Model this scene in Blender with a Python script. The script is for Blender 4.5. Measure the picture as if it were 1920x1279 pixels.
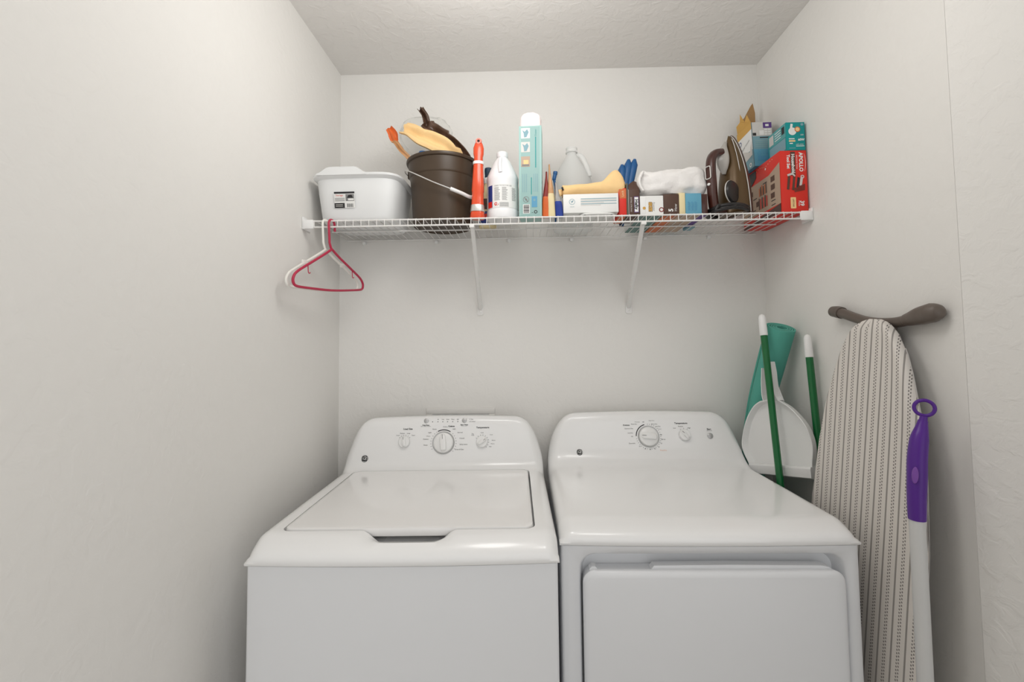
import bpy, bmesh, math, random
from mathutils import Vector, Matrix, noise
PI = math.pi
random.seed(4)
for o in list(bpy.data.objects): bpy.data.objects.remove(o)
S = bpy.context.scene
C = S.collection

# ---------------------------------------------------------------- camera, light, exposure
cam = bpy.data.cameras.new('camera'); co = bpy.data.objects.new('camera', cam); C.objects.link(co)
cam.sensor_width = 36.0; cam.lens = 876.16 / 1920 * 36
cam.shift_x = -4.43 / 1920; cam.shift_y = -40.92 / 1920
cam.clip_start = 0.02
R_ = Vector((0.99964, 0.02422, -0.01190)); U_ = Vector((0.01312, -0.05078, 0.99862)); F_ = Vector((-0.02358, 0.99842, 0.05108))
m = Matrix((R_, U_, -F_)).transposed().to_4x4(); m.translation = Vector((0.71887, -1.78622, 1.38344))
co.matrix_world = m
S.camera = co
S.view_settings.view_transform = 'Standard'; S.view_settings.look = 'None'
S.view_settings.gamma = 1.0; S.view_settings.use_curve_mapping = False
S.view_settings.exposure = 0.05
w = bpy.data.worlds.new('world'); S.world = w; w.use_nodes = True
wn = w.node_tree; bg = wn.nodes['Background']; bg.inputs[1].default_value = 1.0
wt_ = wn.nodes.new('ShaderNodeTexCoord'); ws = wn.nodes.new('ShaderNodeSeparateXYZ'); wr = wn.nodes.new('ShaderNodeMapRange')
wr.inputs[1].default_value = -0.6; wr.inputs[2].default_value = 0.6; wr.inputs[3].default_value = 0.12; wr.inputs[4].default_value = 1.58   # unseen background fill, graded brighter to the right to balance surface brightness
wc = wn.nodes.new('ShaderNodeCombineColor')
for a_, b_ in ((wt_.outputs['Generated'], ws.inputs[0]), (ws.outputs[0], wr.inputs[0]), (wr.outputs[0], wc.inputs[0]), (wr.outputs[0], wc.inputs[1]), (wr.outputs[0], wc.inputs[2]), (wc.outputs[0], bg.inputs[0])): wn.links.new(a_, b_)

def lamp(name, kind, loc, energy, size, col=(1, .985, .96), rot=(0, 0, 0)):
    l = bpy.data.lights.new(name, kind); l.energy = energy; l.color = col
    if kind == 'AREA': l.shape = 'DISK'; l.size = size
    else: l.shadow_soft_size = size
    o = bpy.data.objects.new(name, l); C.objects.link(o); o.location = loc; o.rotation_euler = rot
    return o
lamp('ceiling_lamp', 'POINT', (0.62, -0.74, 2.20), 5.6, 0.13)
lamp('ceiling_lamp', 'POINT', (1.00, -1.00, 2.25), 4.2, 0.13)  # second point added to spread the one ceiling light, not a separate fixture

# ---------------------------------------------------------------- materials
def mat(name, col, rough=0.5, metal=0.0, bump=0.0, bscale=60, var=0.0, vscale=8, coat=0.0, trans=0.0, alpha=1.0, ior=1.45, bdist=0.002, sss=0.0, emit=None):
    M = bpy.data.materials.new(name); M.use_nodes = True
    nt = M.node_tree; b = nt.nodes['Principled BSDF']
    c = (*col, 1)
    b.inputs['Base Color'].default_value = c
    b.inputs['Roughness'].default_value = rough; b.inputs['Metallic'].default_value = metal
    b.inputs['Coat Weight'].default_value = coat; b.inputs['Coat Roughness'].default_value = 0.08
    b.inputs['Transmission Weight'].default_value = trans; b.inputs['Alpha'].default_value = alpha
    b.inputs['IOR'].default_value = ior
    tc = nt.nodes.new('ShaderNodeTexCoord')
    if var > 0:
        n = nt.nodes.new('ShaderNodeTexNoise'); n.inputs['Scale'].default_value = vscale; n.inputs['Detail'].default_value = 4
        mx = nt.nodes.new('ShaderNodeMix'); mx.data_type = 'RGBA'
        mx.inputs[6].default_value = (*[x * (1 - var) for x in col], 1); mx.inputs[7].default_value = (*[min(1, x * (1 + var)) for x in col], 1)
        nt.links.new(tc.outputs['Object'], n.inputs['Vector']); nt.links.new(n.outputs['Fac'], mx.inputs[0]); nt.links.new(mx.outputs[2], b.inputs['Base Color'])
    if bump > 0:
        n2 = nt.nodes.new('ShaderNodeTexNoise'); n2.inputs['Scale'].default_value = bscale; n2.inputs['Detail'].default_value = 3
        bp = nt.nodes.new('ShaderNodeBump'); bp.inputs['Strength'].default_value = bump; bp.inputs['Distance'].default_value = bdist
        nt.links.new(tc.outputs['Object'], n2.inputs['Vector']); nt.links.new(n2.outputs['Fac'], bp.inputs['Height']); nt.links.new(bp.outputs['Normal'], b.inputs['Normal'])
    return M

def wall_mat(name, col, scale, strength, dist):
    M = mat(name, col, 0.8)
    nt = M.node_tree; b = nt.nodes['Principled BSDF']; b.inputs['Specular IOR Level'].default_value = 0.3
    tc = nt.nodes.new('ShaderNodeTexCoord')
    n1 = nt.nodes.new('ShaderNodeTexNoise'); n1.inputs['Scale'].default_value = scale; n1.inputs['Detail'].default_value = 3; n1.inputs['Distortion'].default_value = .6
    rp = nt.nodes.new('ShaderNodeValToRGB'); rp.color_ramp.elements[0].position = 0.44; rp.color_ramp.elements[1].position = 0.62
    n2 = nt.nodes.new('ShaderNodeTexNoise'); n2.inputs['Scale'].default_value = scale * 5; n2.inputs['Detail'].default_value = 2
    ad = nt.nodes.new('ShaderNodeMath'); ad.operation = 'MULTIPLY_ADD'; ad.inputs[1].default_value = 0.25
    bp = nt.nodes.new('ShaderNodeBump'); bp.inputs['Strength'].default_value = strength; bp.inputs['Distance'].default_value = dist
    L = nt.links.new
    L(tc.outputs['Object'], n1.inputs['Vector']); L(tc.outputs['Object'], n2.inputs['Vector'])
    L(n1.outputs['Fac'], rp.inputs[0]); L(n2.outputs['Fac'], ad.inputs[0]); L(rp.outputs[0], ad.inputs[2]); L(ad.outputs[0], bp.inputs['Height']); L(bp.outputs[0], b.inputs['Normal'])
    return M

def stripe_mat():
    M = mat('board_cover', (.8, .77, .73), 0.9)
    nt = M.node_tree; b = nt.nodes['Principled BSDF']; L = nt.links.new
    uv = nt.nodes.new('ShaderNodeUVMap'); uv.uv_map = 'UVMap'
    sp = nt.nodes.new('ShaderNodeSeparateXYZ'); L(uv.outputs[0], sp.inputs[0])
    def mth(op, a, bb=None, c=None):
        n = nt.nodes.new('ShaderNodeMath'); n.operation = op
        for i, v in enumerate((a, bb, c)):
            if v is None: continue
            if isinstance(v, (int, float)): n.inputs[i].default_value = v
            else: L(v, n.inputs[i])
        return n.outputs[0]
    u = mth('FRACT', mth('DIVIDE', sp.outputs[0], 0.0365))
    line = mth('LESS_THAN', mth('ABSOLUTE', mth('SUBTRACT', u, 0.5)), 0.065)
    c1 = mth('LESS_THAN', mth('ABSOLUTE', mth('SUBTRACT', u, 0.93)), 0.045)
    c2 = mth('LESS_THAN', mth('ABSOLUTE', mth('SUBTRACT', u, 0.07)), 0.045)
    d1 = mth('LESS_THAN', mth('FRACT', mth('DIVIDE', sp.outputs[1], 0.0075)), 0.55)
    d2 = mth('LESS_THAN', mth('FRACT', mth('ADD', mth('DIVIDE', sp.outputs[1], 0.0075), 0.5)), 0.55)
    dots = mth('ADD', mth('MULTIPLY', c1, d1), mth('MULTIPLY', c2, d2))
    f1 = mth('MULTIPLY', line, 0.72); f2 = mth('MULTIPLY', dots, 0.85)
    f = mth('MINIMUM', mth('ADD', f1, f2), 1.0)
    mx = nt.nodes.new('ShaderNodeMix'); mx.data_type = 'RGBA'
    mx.inputs[6].default_value = (.72, .68, .635, 1); mx.inputs[7].default_value = (.15, .135, .125, 1)
    L(f, mx.inputs[0]); L(mx.outputs[2], b.inputs['Base Color'])
    return M

WALL = (.80, .785, .755)
M = dict(
 wall=wall_mat('wall_paint', WALL, 34, .30, .0012), wall_rough=wall_mat('wall_paint_knockdown', WALL, 36, .38, .0020),
 ceil=wall_mat('ceiling_paint', (.78, .76, .735), 28, .35, .002),
 floor=mat('floor_tile', (.45, .40, .34), .4, var=.1),
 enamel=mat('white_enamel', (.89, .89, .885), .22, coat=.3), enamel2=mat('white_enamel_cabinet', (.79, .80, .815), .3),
 lid=mat('lid_enamel', (.87, .86, .85), .16, coat=.4), plast=mat('white_plastic', (.86, .86, .85), .35),
 gap=mat('dark_gap', (.03, .03, .03), .8), shadowgrey=mat('grey_plastic', (.33, .33, .33), .5),
 knob=mat('knob_plastic', (.88, .88, .87), .25, coat=.3), ring=mat('chrome_grey', (.52, .52, .52), .35, .6),
 ink=mat('black_ink', (.02, .02, .022), .6), ink2=mat('grey_ink', (.22, .22, .22), .6), orange_ink=mat('orange_ink', (.8, .35, .15), .6),
 black=mat('black_plastic', (.018, .016, .016), .35), wire=mat('white_vinyl_wire', (.80, .79, .77), .4),
 tub=mat('tub_plastic', (.80, .81, .81), .4), brown=mat('bucket_brown', (.060, .038, .022), .38, var=.15, vscale=6),
 metal=mat('zinc_wire', (.75, .74, .72), .3, .7), silver=mat('silver_foil', (.62, .60, .57), .35, .8),
 red=mat('red_plastic', (.72, .075, .02), .25, coat=.3), redink=mat('red_print', (.70, .028, .015), .45), darkred=mat('dark_red_print', (.22, .02, .015), .5),
 jug=mat('jug_white', (.85, .85, .86), .35), label=mat('label_white', (.82, .82, .80), .5), blueink=mat('blue_print', (.02, .045, .22), .45),
 teal=mat('teal_card', (.29, .46, .44), .5), teal2=mat('teal_card_side', (.36, .56, .53), .5), tealdark=mat('teal_dark', (.0, .28, .28), .5), tealmid=mat('teal_mid', (.10, .36, .37), .5),
 pink=mat('pink_fluff', (.98, .86, .85), .9, bump=.6, bscale=150), skyblue=mat('light_blue_print', (.10, .32, .50), .5), greyblue=mat('grey_blue_print', (.20, .36, .42), .5),
 clear=mat('frosted_plastic', (.93, .94, .93), .4, trans=.45, alpha=.80, ior=1.12), film=mat('clear_film', (.85, .86, .84), .25, trans=.8, alpha=.38, ior=1.05, bump=.8, bscale=25, bdist=.01),
 yellow=mat('yellow_cloth', (.90, .62, .30), .9, var=.08, vscale=30, bump=.3, bscale=250), cream=mat('cream_paper', (.80, .68, .40), .6),
 orange=mat('orange_wrap', (.70, .14, .03), .4, var=.3, vscale=25), brownwrap=mat('brown_wrapper', (.085, .045, .028), .28, var=.6, vscale=40, bump=.6, bscale=60),
 tanwrap=mat('tan_wrapper', (.55, .30, .14), .4, var=.3, vscale=60), bluepl=mat('blue_rubber', (.015, .10, .28), .4), bluedark=mat('blue_dark', (.02, .05, .09), .5),
 greypouch=mat('grey_pouch', (.35, .34, .33), .4, var=.4, vscale=60), bluepouch=mat('blue_pouch', (.02, .05, .30), .4, var=.3, vscale=40),
 towel=mat('towel_white', (.85, .83, .81), .95, bump=.5, bscale=160), hefty=mat('brown_card', (.085, .042, .028), .5), olive=mat('olive_card', (.12, .12, .09), .6),
 card=mat('cardboard', (.38, .22, .09), .8, bump=.3, bscale=80), yellowcard=mat('yellow_card', (.62, .36, .09), .7), bluebox=mat('blue_card', (.12, .36, .50), .5),
 gold=mat('iron_gold', (.105, .062, .025), .3, .25), maroon=mat('iron_maroon', (.055, .015, .010), .28, coat=.3), sole=mat('sole_metal', (.30, .27, .24), .3, .9),
 tank=mat('tank_smoke', (.42, .40, .37), .25), ltgrey=mat('light_grey', (.62, .60, .57), .4), beige=mat('beige_print', (.48, .35, .26), .5), toolpic=mat('tool_print', (.10, .045, .03), .5),
 green=mat('green_pole', (.0, .13, .03), .28, coat=.3), mint=mat('mint_foam', (.10, .40, .32), .85, bump=.2, bscale=300), mintd=mat('mint_foam_core', (.05, .2, .16), .9),
 purple=mat('purple_rubber', (.085, .014, .25), .35), lilac=mat('lilac_rubber', (.20, .07, .36), .4), polegrey=mat('pole_grey', (.62, .62, .61), .35),
 taupe=mat('taupe_plastic', (.13, .105, .088), .4), hanger_red=mat('crimson_plastic', (.48, .025, .07), .35), hanger_white=mat('white_hanger', (.84, .83, .78), .4),
 stripes=stripe_mat(), purplebox=mat('purple_print', (.10, .04, .22), .5), greenbox=mat('green_print', (.13, .24, .22), .5), orangebox=mat('orange_print', (.62, .16, .05), .5),
)

# ---------------------------------------------------------------- mesh builder
class MB:
    def __init__(s): s.v = []; s.f = []; s.m = []; s.sm = []; s.mats = []; s.T = Matrix.Identity(4); s.fn = None; s.uv = None
    def mi(s, m):
        if m not in s.mats: s.mats.append(m)
        return s.mats.index(m)
    def add(s, vs, fs, m, smooth=True):
        o = len(s.v)
        for p in vs:
            p = s.T @ Vector(p)
            if s.fn: p = Vector(s.fn(p))
            s.v.append(tuple(p))
        k = s.mi(m)
        for f in fs: s.f.append([i + o for i in f]); s.m.append(k); s.sm.append(smooth)
        return s
    def bm(s, b, m, smooth=True):
        b.verts.ensure_lookup_table(); b.verts.index_update()
        s.add([v.co[:] for v in b.verts], [[v.index for v in f.verts] for f in b.faces], m, smooth); b.free(); return s
    def box(s, x0, x1, y0, y1, z0, z1, m, bev=0.0, seg=2):
        b = bmesh.new(); bmesh.ops.create_cube(b, size=1)
        for v in b.verts: v.co = Vector(((x0 + x1) / 2 + v.co.x * (x1 - x0), (y0 + y1) / 2 + v.co.y * (y1 - y0), (z0 + z1) / 2 + v.co.z * (z1 - z0)))
        if bev: bmesh.ops.bevel(b, geom=b.edges[:] , offset=bev, segments=seg, profile=.5, affect='EDGES')
        return s.bm(b, m, bool(bev))
    def quadf(s, x0, x1, z0, z1, m, y=0.0, n=1):   # rectangle facing -y, at depth y
        vs = []; fs = []
        for i in range(n + 1):
            x = x0 + (x1 - x0) * i / n; vs += [(x, y, z0), (x, y, z1)]
        for i in range(n): fs.append([2 * i, 2 * i + 2, 2 * i + 3, 2 * i + 1])
        return s.add(vs, fs, m, False)
    def poly(s, pts, m, y=0.0): return s.add([(a, y, b) for a, b in pts], [list(range(len(pts)))], m, False)
    def disc(s, cx, cz, r, m, y=0.0, n=24, r0=0, a0=0, a1=2 * PI):
        if r0 == 0 : return s.poly([(cx + r * math.cos(2 * PI * i / n), cz + r * math.sin(2 * PI * i / n)) for i in range(n)], m, y)
        vs = []; fs = []
        for i in range(n + 1):
            a = a0 + (a1 - a0) * i / n
            vs += [(cx + r * math.cos(a), y, cz + r * math.sin(a)), (cx + r0 * math.cos(a), y, cz + r0 * math.sin(a))]
        for i in range(n): fs.append([2 * i, 2 * i + 1, 2 * i + 3, 2 * i + 2])
        return s.add(vs, fs, m, False)
    def loft(s, loops, m, cap=True, closed=True, smooth=True):
        n = len(loops[0]); vs = [p for l in loops for p in l]; fs = []
        for i in range(len(loops) - 1):
            for j in range(n if closed else n - 1):
                k = (j + 1) % n; fs.append([i * n + j, i * n + k, (i + 1) * n + k, (i + 1) * n + j])
        if cap: fs.append(list(range(n))[::-1]); fs.append([(len(loops) - 1) * n + j for j in range(n)])
        return s.add(vs, fs, m, smooth)
    def lathe(s, prof, m, n=40, c=(0, 0), cap=True, sx=1, sy=1):
        loops = [[(c[0] + r * sx * math.cos(2 * PI * j / n), c[1] + r * sy * math.sin(2 * PI * j / n), z) for j in range(n)] for r, z in prof]
        return s.loft(loops, m, cap)
    def tube(s, pts, r, m, n=10, closed=False, cap=True):
        P = [Vector(p) for p in pts]; loops = []; up = None; N = len(P)
        for i, p in enumerate(P):
            a = P[(i - 1) % N] if (closed or i > 0) else p; b = P[(i + 1) % N] if (closed or i < N - 1) else p
            t = (b - a).normalized()
            if up is None:
                up = Vector((0, 0, 1)) if abs(t.z) < .9 else Vector((0, 1, 0))
            x = t.cross(up).normalized(); y = x.cross(t).normalized(); up = y
            rr = r[i] if isinstance(r, (list, tuple)) else r
            loops.append([tuple(p + x * rr * math.cos(2 * PI * j / n) + y * rr * math.sin(2 * PI * j / n)) for j in range(n)])
        if closed:
            loops.append(loops[0])
            return s.loft(loops, m, False)
        return s.loft(loops, m, cap)
    def prism(s, pts, y0, y1, m, smooth=False):   # outline in x,z extruded along y
        n = len(pts)
        return s.add([(a, y0, b) for a, b in pts] + [(a, y1, b) for a, b in pts], [list(range(n)), list(range(n, 2 * n))[::-1]] + [[j, j + n, (j + 1) % n + n, (j + 1) % n] for j in range(n)], m, smooth)
    def text(s, txt, x, z, size, m, y=0.0, align='CENTER', rot=0.0, shear=0.0, bold=0.0):
        c = bpy.data.curves.new('t', 'FONT'); c.body = txt; c.size = size; c.align_x = align; c.align_y = 'CENTER'; c.shear = shear; c.offset = bold; c.resolution_u = 2
        o = bpy.data.objects.new('t', c); C.objects.link(o)
        dg = bpy.context.evaluated_depsgraph_get(); me = bpy.data.meshes.new_from_object(o.evaluated_get(dg))
        ca, sa = math.cos(rot), math.sin(rot)
        vs = [(x + v.co.x * ca - v.co.y * sa, y, z + v.co.x * sa + v.co.y * ca) for v in me.vertices]
        s.add(vs, [list(p.vertices) for p in me.polygons], m, False)
        bpy.data.objects.remove(o); bpy.data.curves.remove(c); bpy.data.meshes.remove(me)
        return s
    def build(s, name, parent=None, sub=0, fix=True):
        me = bpy.data.meshes.new(name); me.from_pydata(s.v, [], s.f)
        for x in s.mats: me.materials.append(M[x])
        me.polygons.foreach_set('material_index', s.m); me.polygons.foreach_set('use_smooth', s.sm)
        if s.uv:
            l = me.uv_layers.new(name='UVMap')
            for p in me.polygons:
                for li in p.loop_indices: l.data[li].uv = s.uv(s.v[me.loops[li].vertex_index])
        if fix:
            b = bmesh.new(); b.from_mesh(me)
            if any(s.sm): 
                bmesh.ops.recalc_face_normals(b, faces=b.faces)
                for e in b.edges:
                    if len(e.link_faces) == 2 and e.calc_face_angle(0) > math.radians(38): e.smooth = False
            b.to_mesh(me); b.free()
        me.update()
        o = bpy.data.objects.new(name, me); C.objects.link(o)
        if parent: o.parent = parent
        if sub:
            md = o.modifiers.new('sub', 'SUBSURF'); md.levels = sub; md.render_levels = sub
        return o

def thing(name, label, cat, loc=(0, 0, 0), rot=(0, 0, 0), group=None):
    o = bpy.data.objects.new(name, None); C.objects.link(o); o.location = loc; o.rotation_euler = rot; o.empty_display_size = .05
    o['label'] = label; o['category'] = cat
    if group: o['group'] = group
    return o
def tag(o, label, cat, loc=None, rot=None, group=None):
    o['label'] = label; o['category'] = cat
    if loc: o.location = loc
    if rot: o.rotation_euler = rot
    if group: o['group'] = group
    return o
def struct(o): o['kind'] = 'structure'; return o
def sell(n, a, b, e=2.0):     # superellipse points
    out = []
    for j in range(n):
        t = 2 * PI * j / n; c, s_ = math.cos(t), math.sin(t)
        out.append((a * math.copysign(abs(c) ** (2 / e), c), b * math.copysign(abs(s_) ** (2 / e), s_)))
    return out
def rrect(x0, x1, z0, z1, r, n=6):
    out = []
    for cx, cz, a in ((x1 - r, z1 - r, 0), (x0 + r, z1 - r, PI / 2), (x0 + r, z0 + r, PI), (x1 - r, z0 + r, 3 * PI / 2)):
        for i in range(n + 1): t = a + PI / 2 * i / n; out.append((cx + r * math.cos(t), cz + r * math.sin(t)))
    return out
def sstep(a, b, x):
    t = max(0, min(1, (x - a) / (b - a))); return t * t * (3 - 2 * t)
def smooth_path(pts, k=6):
    P = [Vector(p) for p in pts]; out = []
    for i in range(len(P) - 1):
        a = P[max(0, i - 1)]; b = P[i]; c = P[i + 1]; d = P[min(len(P) - 1, i + 2)]
        for j in range(k):
            t = j / k
            out.append(.5 * ((2 * b) + (c - a) * t + (2 * a - 5 * b + 4 * c - d) * t * t + (-a + 3 * b - 3 * c + d) * t ** 3))
    out.append(P[-1]); return out
def boolcut(o, cutters):
    for c in cutters:
        md = o.modifiers.new('b', 'BOOLEAN'); md.object = c; md.operation = 'DIFFERENCE'; md.solver = 'EXACT'
    dg = bpy.context.evaluated_depsgraph_get(); dg.update()
    me = bpy.data.meshes.new_from_object(o.evaluated_get(dg)); o.modifiers.clear(); o.data = me
    for c in cutters: bpy.data.objects.remove(c)

# ---------------------------------------------------------------- room shell
W, H, YE = 1.6306, 2.4536, -0.7957
struct(MB().box(-.12, W + .12, 0, .12, 0, H, 'wall').build('wall_back'))
struct(MB().box(-.12, 0, -2.6, 0, 0, H, 'wall').build('wall_left'))
struct(MB().box(W, W + .12, YE + .004, 0, 0, H, 'wall').build('wall_right'))
rf_ = MB(); q0 = (W + .0002, YE + .0035); q1 = (W + .62, -2.6)
rf_.add([(*q0, 0), (*q1, 0), (q1[0] + .4, q1[1], 0), (q0[0] + .4, q0[1], 0), (*q0, H), (*q1, H), (q1[0] + .4, q1[1], H), (q0[0] + .4, q0[1], H)], [[0, 1, 5, 4], [1, 2, 6, 5], [2, 3, 7, 6], [3, 0, 4, 7], [0, 3, 2, 1], [4, 5, 6, 7]], 'wall_rough', False)
struct(rf_.build('wall_front_right'))
struct(MB().box(-.12, 3.0, -2.6, .12, H, H + .1, 'ceil').build('ceiling'))
struct(MB().box(-.12, 3.0, -2.6, .12, -.1, 0, 'floor').build('floor'))
for nm, a in (('baseboard_left', (0, .014, -2.6, -.002, 0, .10)), ('baseboard_right', (W - .014, W, YE, -.002, 0, .10)), ('baseboard_back', (.016, W - .016, -.014, 0, 0, .10))):
    struct(MB().box(*a, 'plast', bev=.003).build(nm))

# ---------------------------------------------------------------- washer & dryer covers
def resample(P, d):
    out = []
    for i in range(len(P) - 1):
        a = Vector(P[i]); b = Vector(P[i + 1]); n = max(1, int((b - a).length / d))
        for j in range(n): out.append(tuple(a + (b - a) * j / n))
    out.append(tuple(P[-1])); return out
def cover(prof, hw, zd, zt, r, bow, corner=.80, side=.62, taper=.10, pocket=None, mt='enamel'):
    """moulded top: profile (y,z) swept across x with rounded ends, a narrowing panel and a bowed front"""
    P = resample(prof, .012); n = len(P); N = []
    for i in range(n):
        a = Vector(P[i - 1]); b = Vector(P[(i + 1) % n]); t = (b - a).normalized(); N.append(Vector((t.y, -t.x)))
    xs = []
    for k in range(9):
        a = PI / 2 * k / 8; xs.append((hw - r + r * math.cos(a), r * (1 - math.sin(a))))
    st = [(-x, i) for x, i in xs]
    K = 56
    st += [(-(hw - r) + 2 * (hw - r) * k / K, 0) for k in range(1, K)]
    st += [(x, i) for x, i in reversed(xs)]
    loops = []
    for x, ins in st:
        t = x / hw; L = []
        for i in range(n):
            y, z = P[i]; nn = N[i]
            z0 = z
            fz = sstep(prof[0][1] + .002, prof[0][1] + .022, z0); y += nn.x * ins * fz; z += nn.y * ins * fz
            X = x
            if z > zd + .003:
                at = abs(t); kk = 1 - .045 * at * at
                if at > corner: u = (at - corner) / (1 - corner); kk *= side + (1 - side) * math.sqrt(max(0, 1 - u * u))
                z = zd + (z - zd) * kk; q = (z - zd) / (zt - zd); X = x * (1 - taper * sstep(0.0, 1, q) )
            y -= bow * (1 - t * t) * sstep(.15, 0.0, y)
            if pocket:
                px, hw1, hw2, ya, yb, dep = pocket
                mk = (1 - sstep(hw1, hw2, abs(x - px))) * sstep(ya, yb, y) * (1 if y < .2 else 0)
                z -= dep * mk
            L.append((X, y, z))
        loops.append(L)
    return MB().loft(loops, mt)

def logo(mb, x, z, r, y):
    mb.disc(x, z, r, 'ink', y, 28)
    mb.disc(x, z, r * .86, 'label', y - .0010, 28, r0=r * .78)
    for k in range(4):
        a = PI / 4 + k * PI / 2
        mb.disc(x + math.cos(a) * r * .80, z + math.sin(a) * r * .80, r * .17, 'ink', y - .0016, 10)
    mb.text('G', x - r * .22, z + r * .05, r * 1.25, 'label', y - .0024, shear=.35)
    mb.text('E', x + r * .26, z - r * .05, r * 1.15, 'label', y - .0024, shear=.35)

from mathutils.bvhtree import BVHTree
def drape(cov, y_at, z_at, slope):      # printed lettering follows the moulded panel surface
    me = cov.data; bv = BVHTree.FromPolygons([v.co.copy() for v in me.vertices], [list(p.vertices) for p in me.polygons])
    nrm = Vector((0, -math.cos(slope), math.sin(slope))); org = Vector((0, y_at, z_at))
    def fn(p):
        h = bv.ray_cast(Vector((p.x, p.y - .15, p.z)), Vector((0, 1, 0)), .4)[0]
        d = (p - org).dot(nrm)
        return (p.x, h.y - d * .55, p.z) if h is not None else tuple(p)
    return fn

# panel frame: coordinates (x, height along panel) on the slanted face, normal pointing to camera
def panel_T(y_at, z_at, slope):
    # local -y of the frame is outward normal of the panel, local z runs up the panel
    return Matrix.Translation((0, y_at, z_at)) @ Matrix.Rotation(-slope, 4, 'X')

def knob(parent, T, x, z, r, turn, h=.014, big=False):
    mb = MB(); mb.T = T @ Matrix.Translation((x, 0, z)) @ Matrix.Rotation(PI / 2, 4, 'X')
    if big:
        mb.lathe([(r * 1.13, -.001), (r * 1.13, .0025), (r * 1.07, .0045), (r * 1.03, .004)], 'ring', 48)
    mb.lathe([(r * 1.02, .001), (r, .006), (r * .96, .009), (r * .9, .0105), (0.001, .0105)], 'knob', 40)
    mb.T = mb.T @ Matrix.Rotation(turn, 4, 'Z')
    # grip bar
    loops = []
    for yy, ww, hh in ((-r * .86, r * .20, .010), (-r * .7, r * .30, h), (0, r * .33, h + .003), (r * .6, r * .30, h + .002), (r * .84, r * .2, .011)):
        loops.append([(-ww, yy, .009), (-ww * .85, yy, hh), (-ww * .5, yy, hh + .0015), (ww * .5, yy, hh + .0015), (ww * .85, yy, hh), (ww, yy, .009)])
    mb.loft(loops, 'knob')
    k = mb.build('knob', parent)
    p = MB(); p.T = mb.T; p.box(-.0006, .0006, r * .35, r * .8, h + .003, h + .0052, 'ink2'); p.build('pointer', k)
    return k

# ----- washer
wash = thing('washing_machine', 'white top-loading washing machine with three dials, left of the dryer', 'washing machine', (.442, -.744, 0), (0, 0, math.radians(1.2)))
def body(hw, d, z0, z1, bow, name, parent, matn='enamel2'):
    mb = MB(); loops = []
    for z, ins in ((z0, .004), (z0 + .004, 0), (z1, 0)):
        L = []
        pts = [(-hw + ins, d)]
        K = 16
        r = .006
        front = [(-hw + ins, r)] + [(-hw + ins + r * (1 - math.cos(a)), r * (1 - math.sin(a))) for a in (PI / 6, PI / 3)] + [(-hw + r + (2 * hw - 2 * r) * k / K, ins) for k in range(K + 1)] + [(hw - ins - r * (1 - math.cos(a)), r * (1 - math.sin(a))) for a in (PI / 3, PI / 6)] + [(hw - ins, r)]
        pts += front + [(hw - ins, d)]
        for x, y in pts:
            if y < .1: y -= bow * (1 - (x / hw) ** 2)
            L.append((x, y, z))
        loops.append(L)
    mb.loft(loops, matn)
    return mb.build(name, parent)
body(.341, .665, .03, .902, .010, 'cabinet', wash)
for sx in (-1, 1):
    for yy in (.05, .6):
        f = MB().lathe([(.018, 0), (.02, .004), (.02, .03)], 'black', 16, c=(sx * .29, yy)); f.build('foot', wash)
wp = [(-.003, .904), (-.006, .909), (-.0055, .918), (-.001, .9265), (.008, .935), (.022, .9435), (.036, .9505), (.045, .9545), (.056, .9560), (.30, .957), (.545, .957), (.558, .961), (.570, .970), (.578, .984), (.585, 1.005), (.600, 1.055), (.611, 1.098), (.616, 1.113), (.624, 1.122), (.636, 1.126), (.655, 1.126), (.667, 1.120), (.673, 1.105), (.676, 1.05), (.678, .96), (.678, .904)]
cv = cover(wp, .3445, .957, 1.126, .030, .010, pocket=(.004, .055, .110, .014, .050, .033)).build('top_cover', wash)
cut = MB().prism(rrect(-.2945, .2945, .053, .553, .022), 0, .04, 'gap'); cut.T = Matrix.Identity(4)
c1 = MB(); o2 = [(a, b) for a, b in rrect(-.2945, .2945, .0525, .5505, .022)]
n = len(o2); c1.add([(a, b, .925) for a, b in o2] + [(a, b, 1.2) for a, b in o2], [list(range(n))[::-1], list(range(n, 2 * n))] + [[j, (j + 1) % n, (j + 1) % n + n, j + n] for j in range(n)], 'enamel', False)
cc = c1.build('cut'); cc.parent = wash
bpy.context.view_layer.update()
boolcut(cv, [cc])
# lid: rounded plate, slightly domed, with a rolled front edge
mb = MB(); loops = []
for ins, z in ((.0025, .940), (0, .944), (0, .955), (.0015, .9583), (.005, .9598), (.010, .9602)):
    loops.append([(a, b - .0035 * (1 - (a / .29) ** 2) * (1 if b < .2 else 0), z) for a, b in rrect(-.2905 + ins, .2905 - ins, .056 + ins, .547 - ins, .022)])
mb.loft(loops, 'lid'); mb.build('lid', wash)
MB().box(-.30, .30, .05, .56, .90, .922, 'enamel').build('tub_deck', wash)
SL = math.atan2(.0165, .057)
FW = drape(cv, .5845, 1.0, SL)
TW = panel_T(.5845, 1.0, SL)
def zp(z): return (z - 1.0) / math.cos(SL)
WX = lambda x: x - .427
knob(wash, TW, WX(.290), zp(1.044), .0195, .15)
knob(wash, TW, WX(.426), zp(1.040), .034, .10, .016, True)
knob(wash, TW, WX(.560), zp(1.042), .0195, -1.0)
for x in (.363, .497):
    b = MB(); b.T = TW @ Matrix.Translation((WX(x), 0, zp(1.1125))) @ Matrix.Rotation(PI / 2, 4, 'X'); b.lathe([(.0085, 0), (.0085, .002), (.007, .0032), (.001, .0035)], 'ring', 24); b.build('button', wash)
LT = {k: MB() for k in ('a', 'b', 'c', 'd')}
for q_ in LT.values(): q_.T = TW; q_.fn = FW
yy = -.0012
mb = LT['b']
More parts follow.
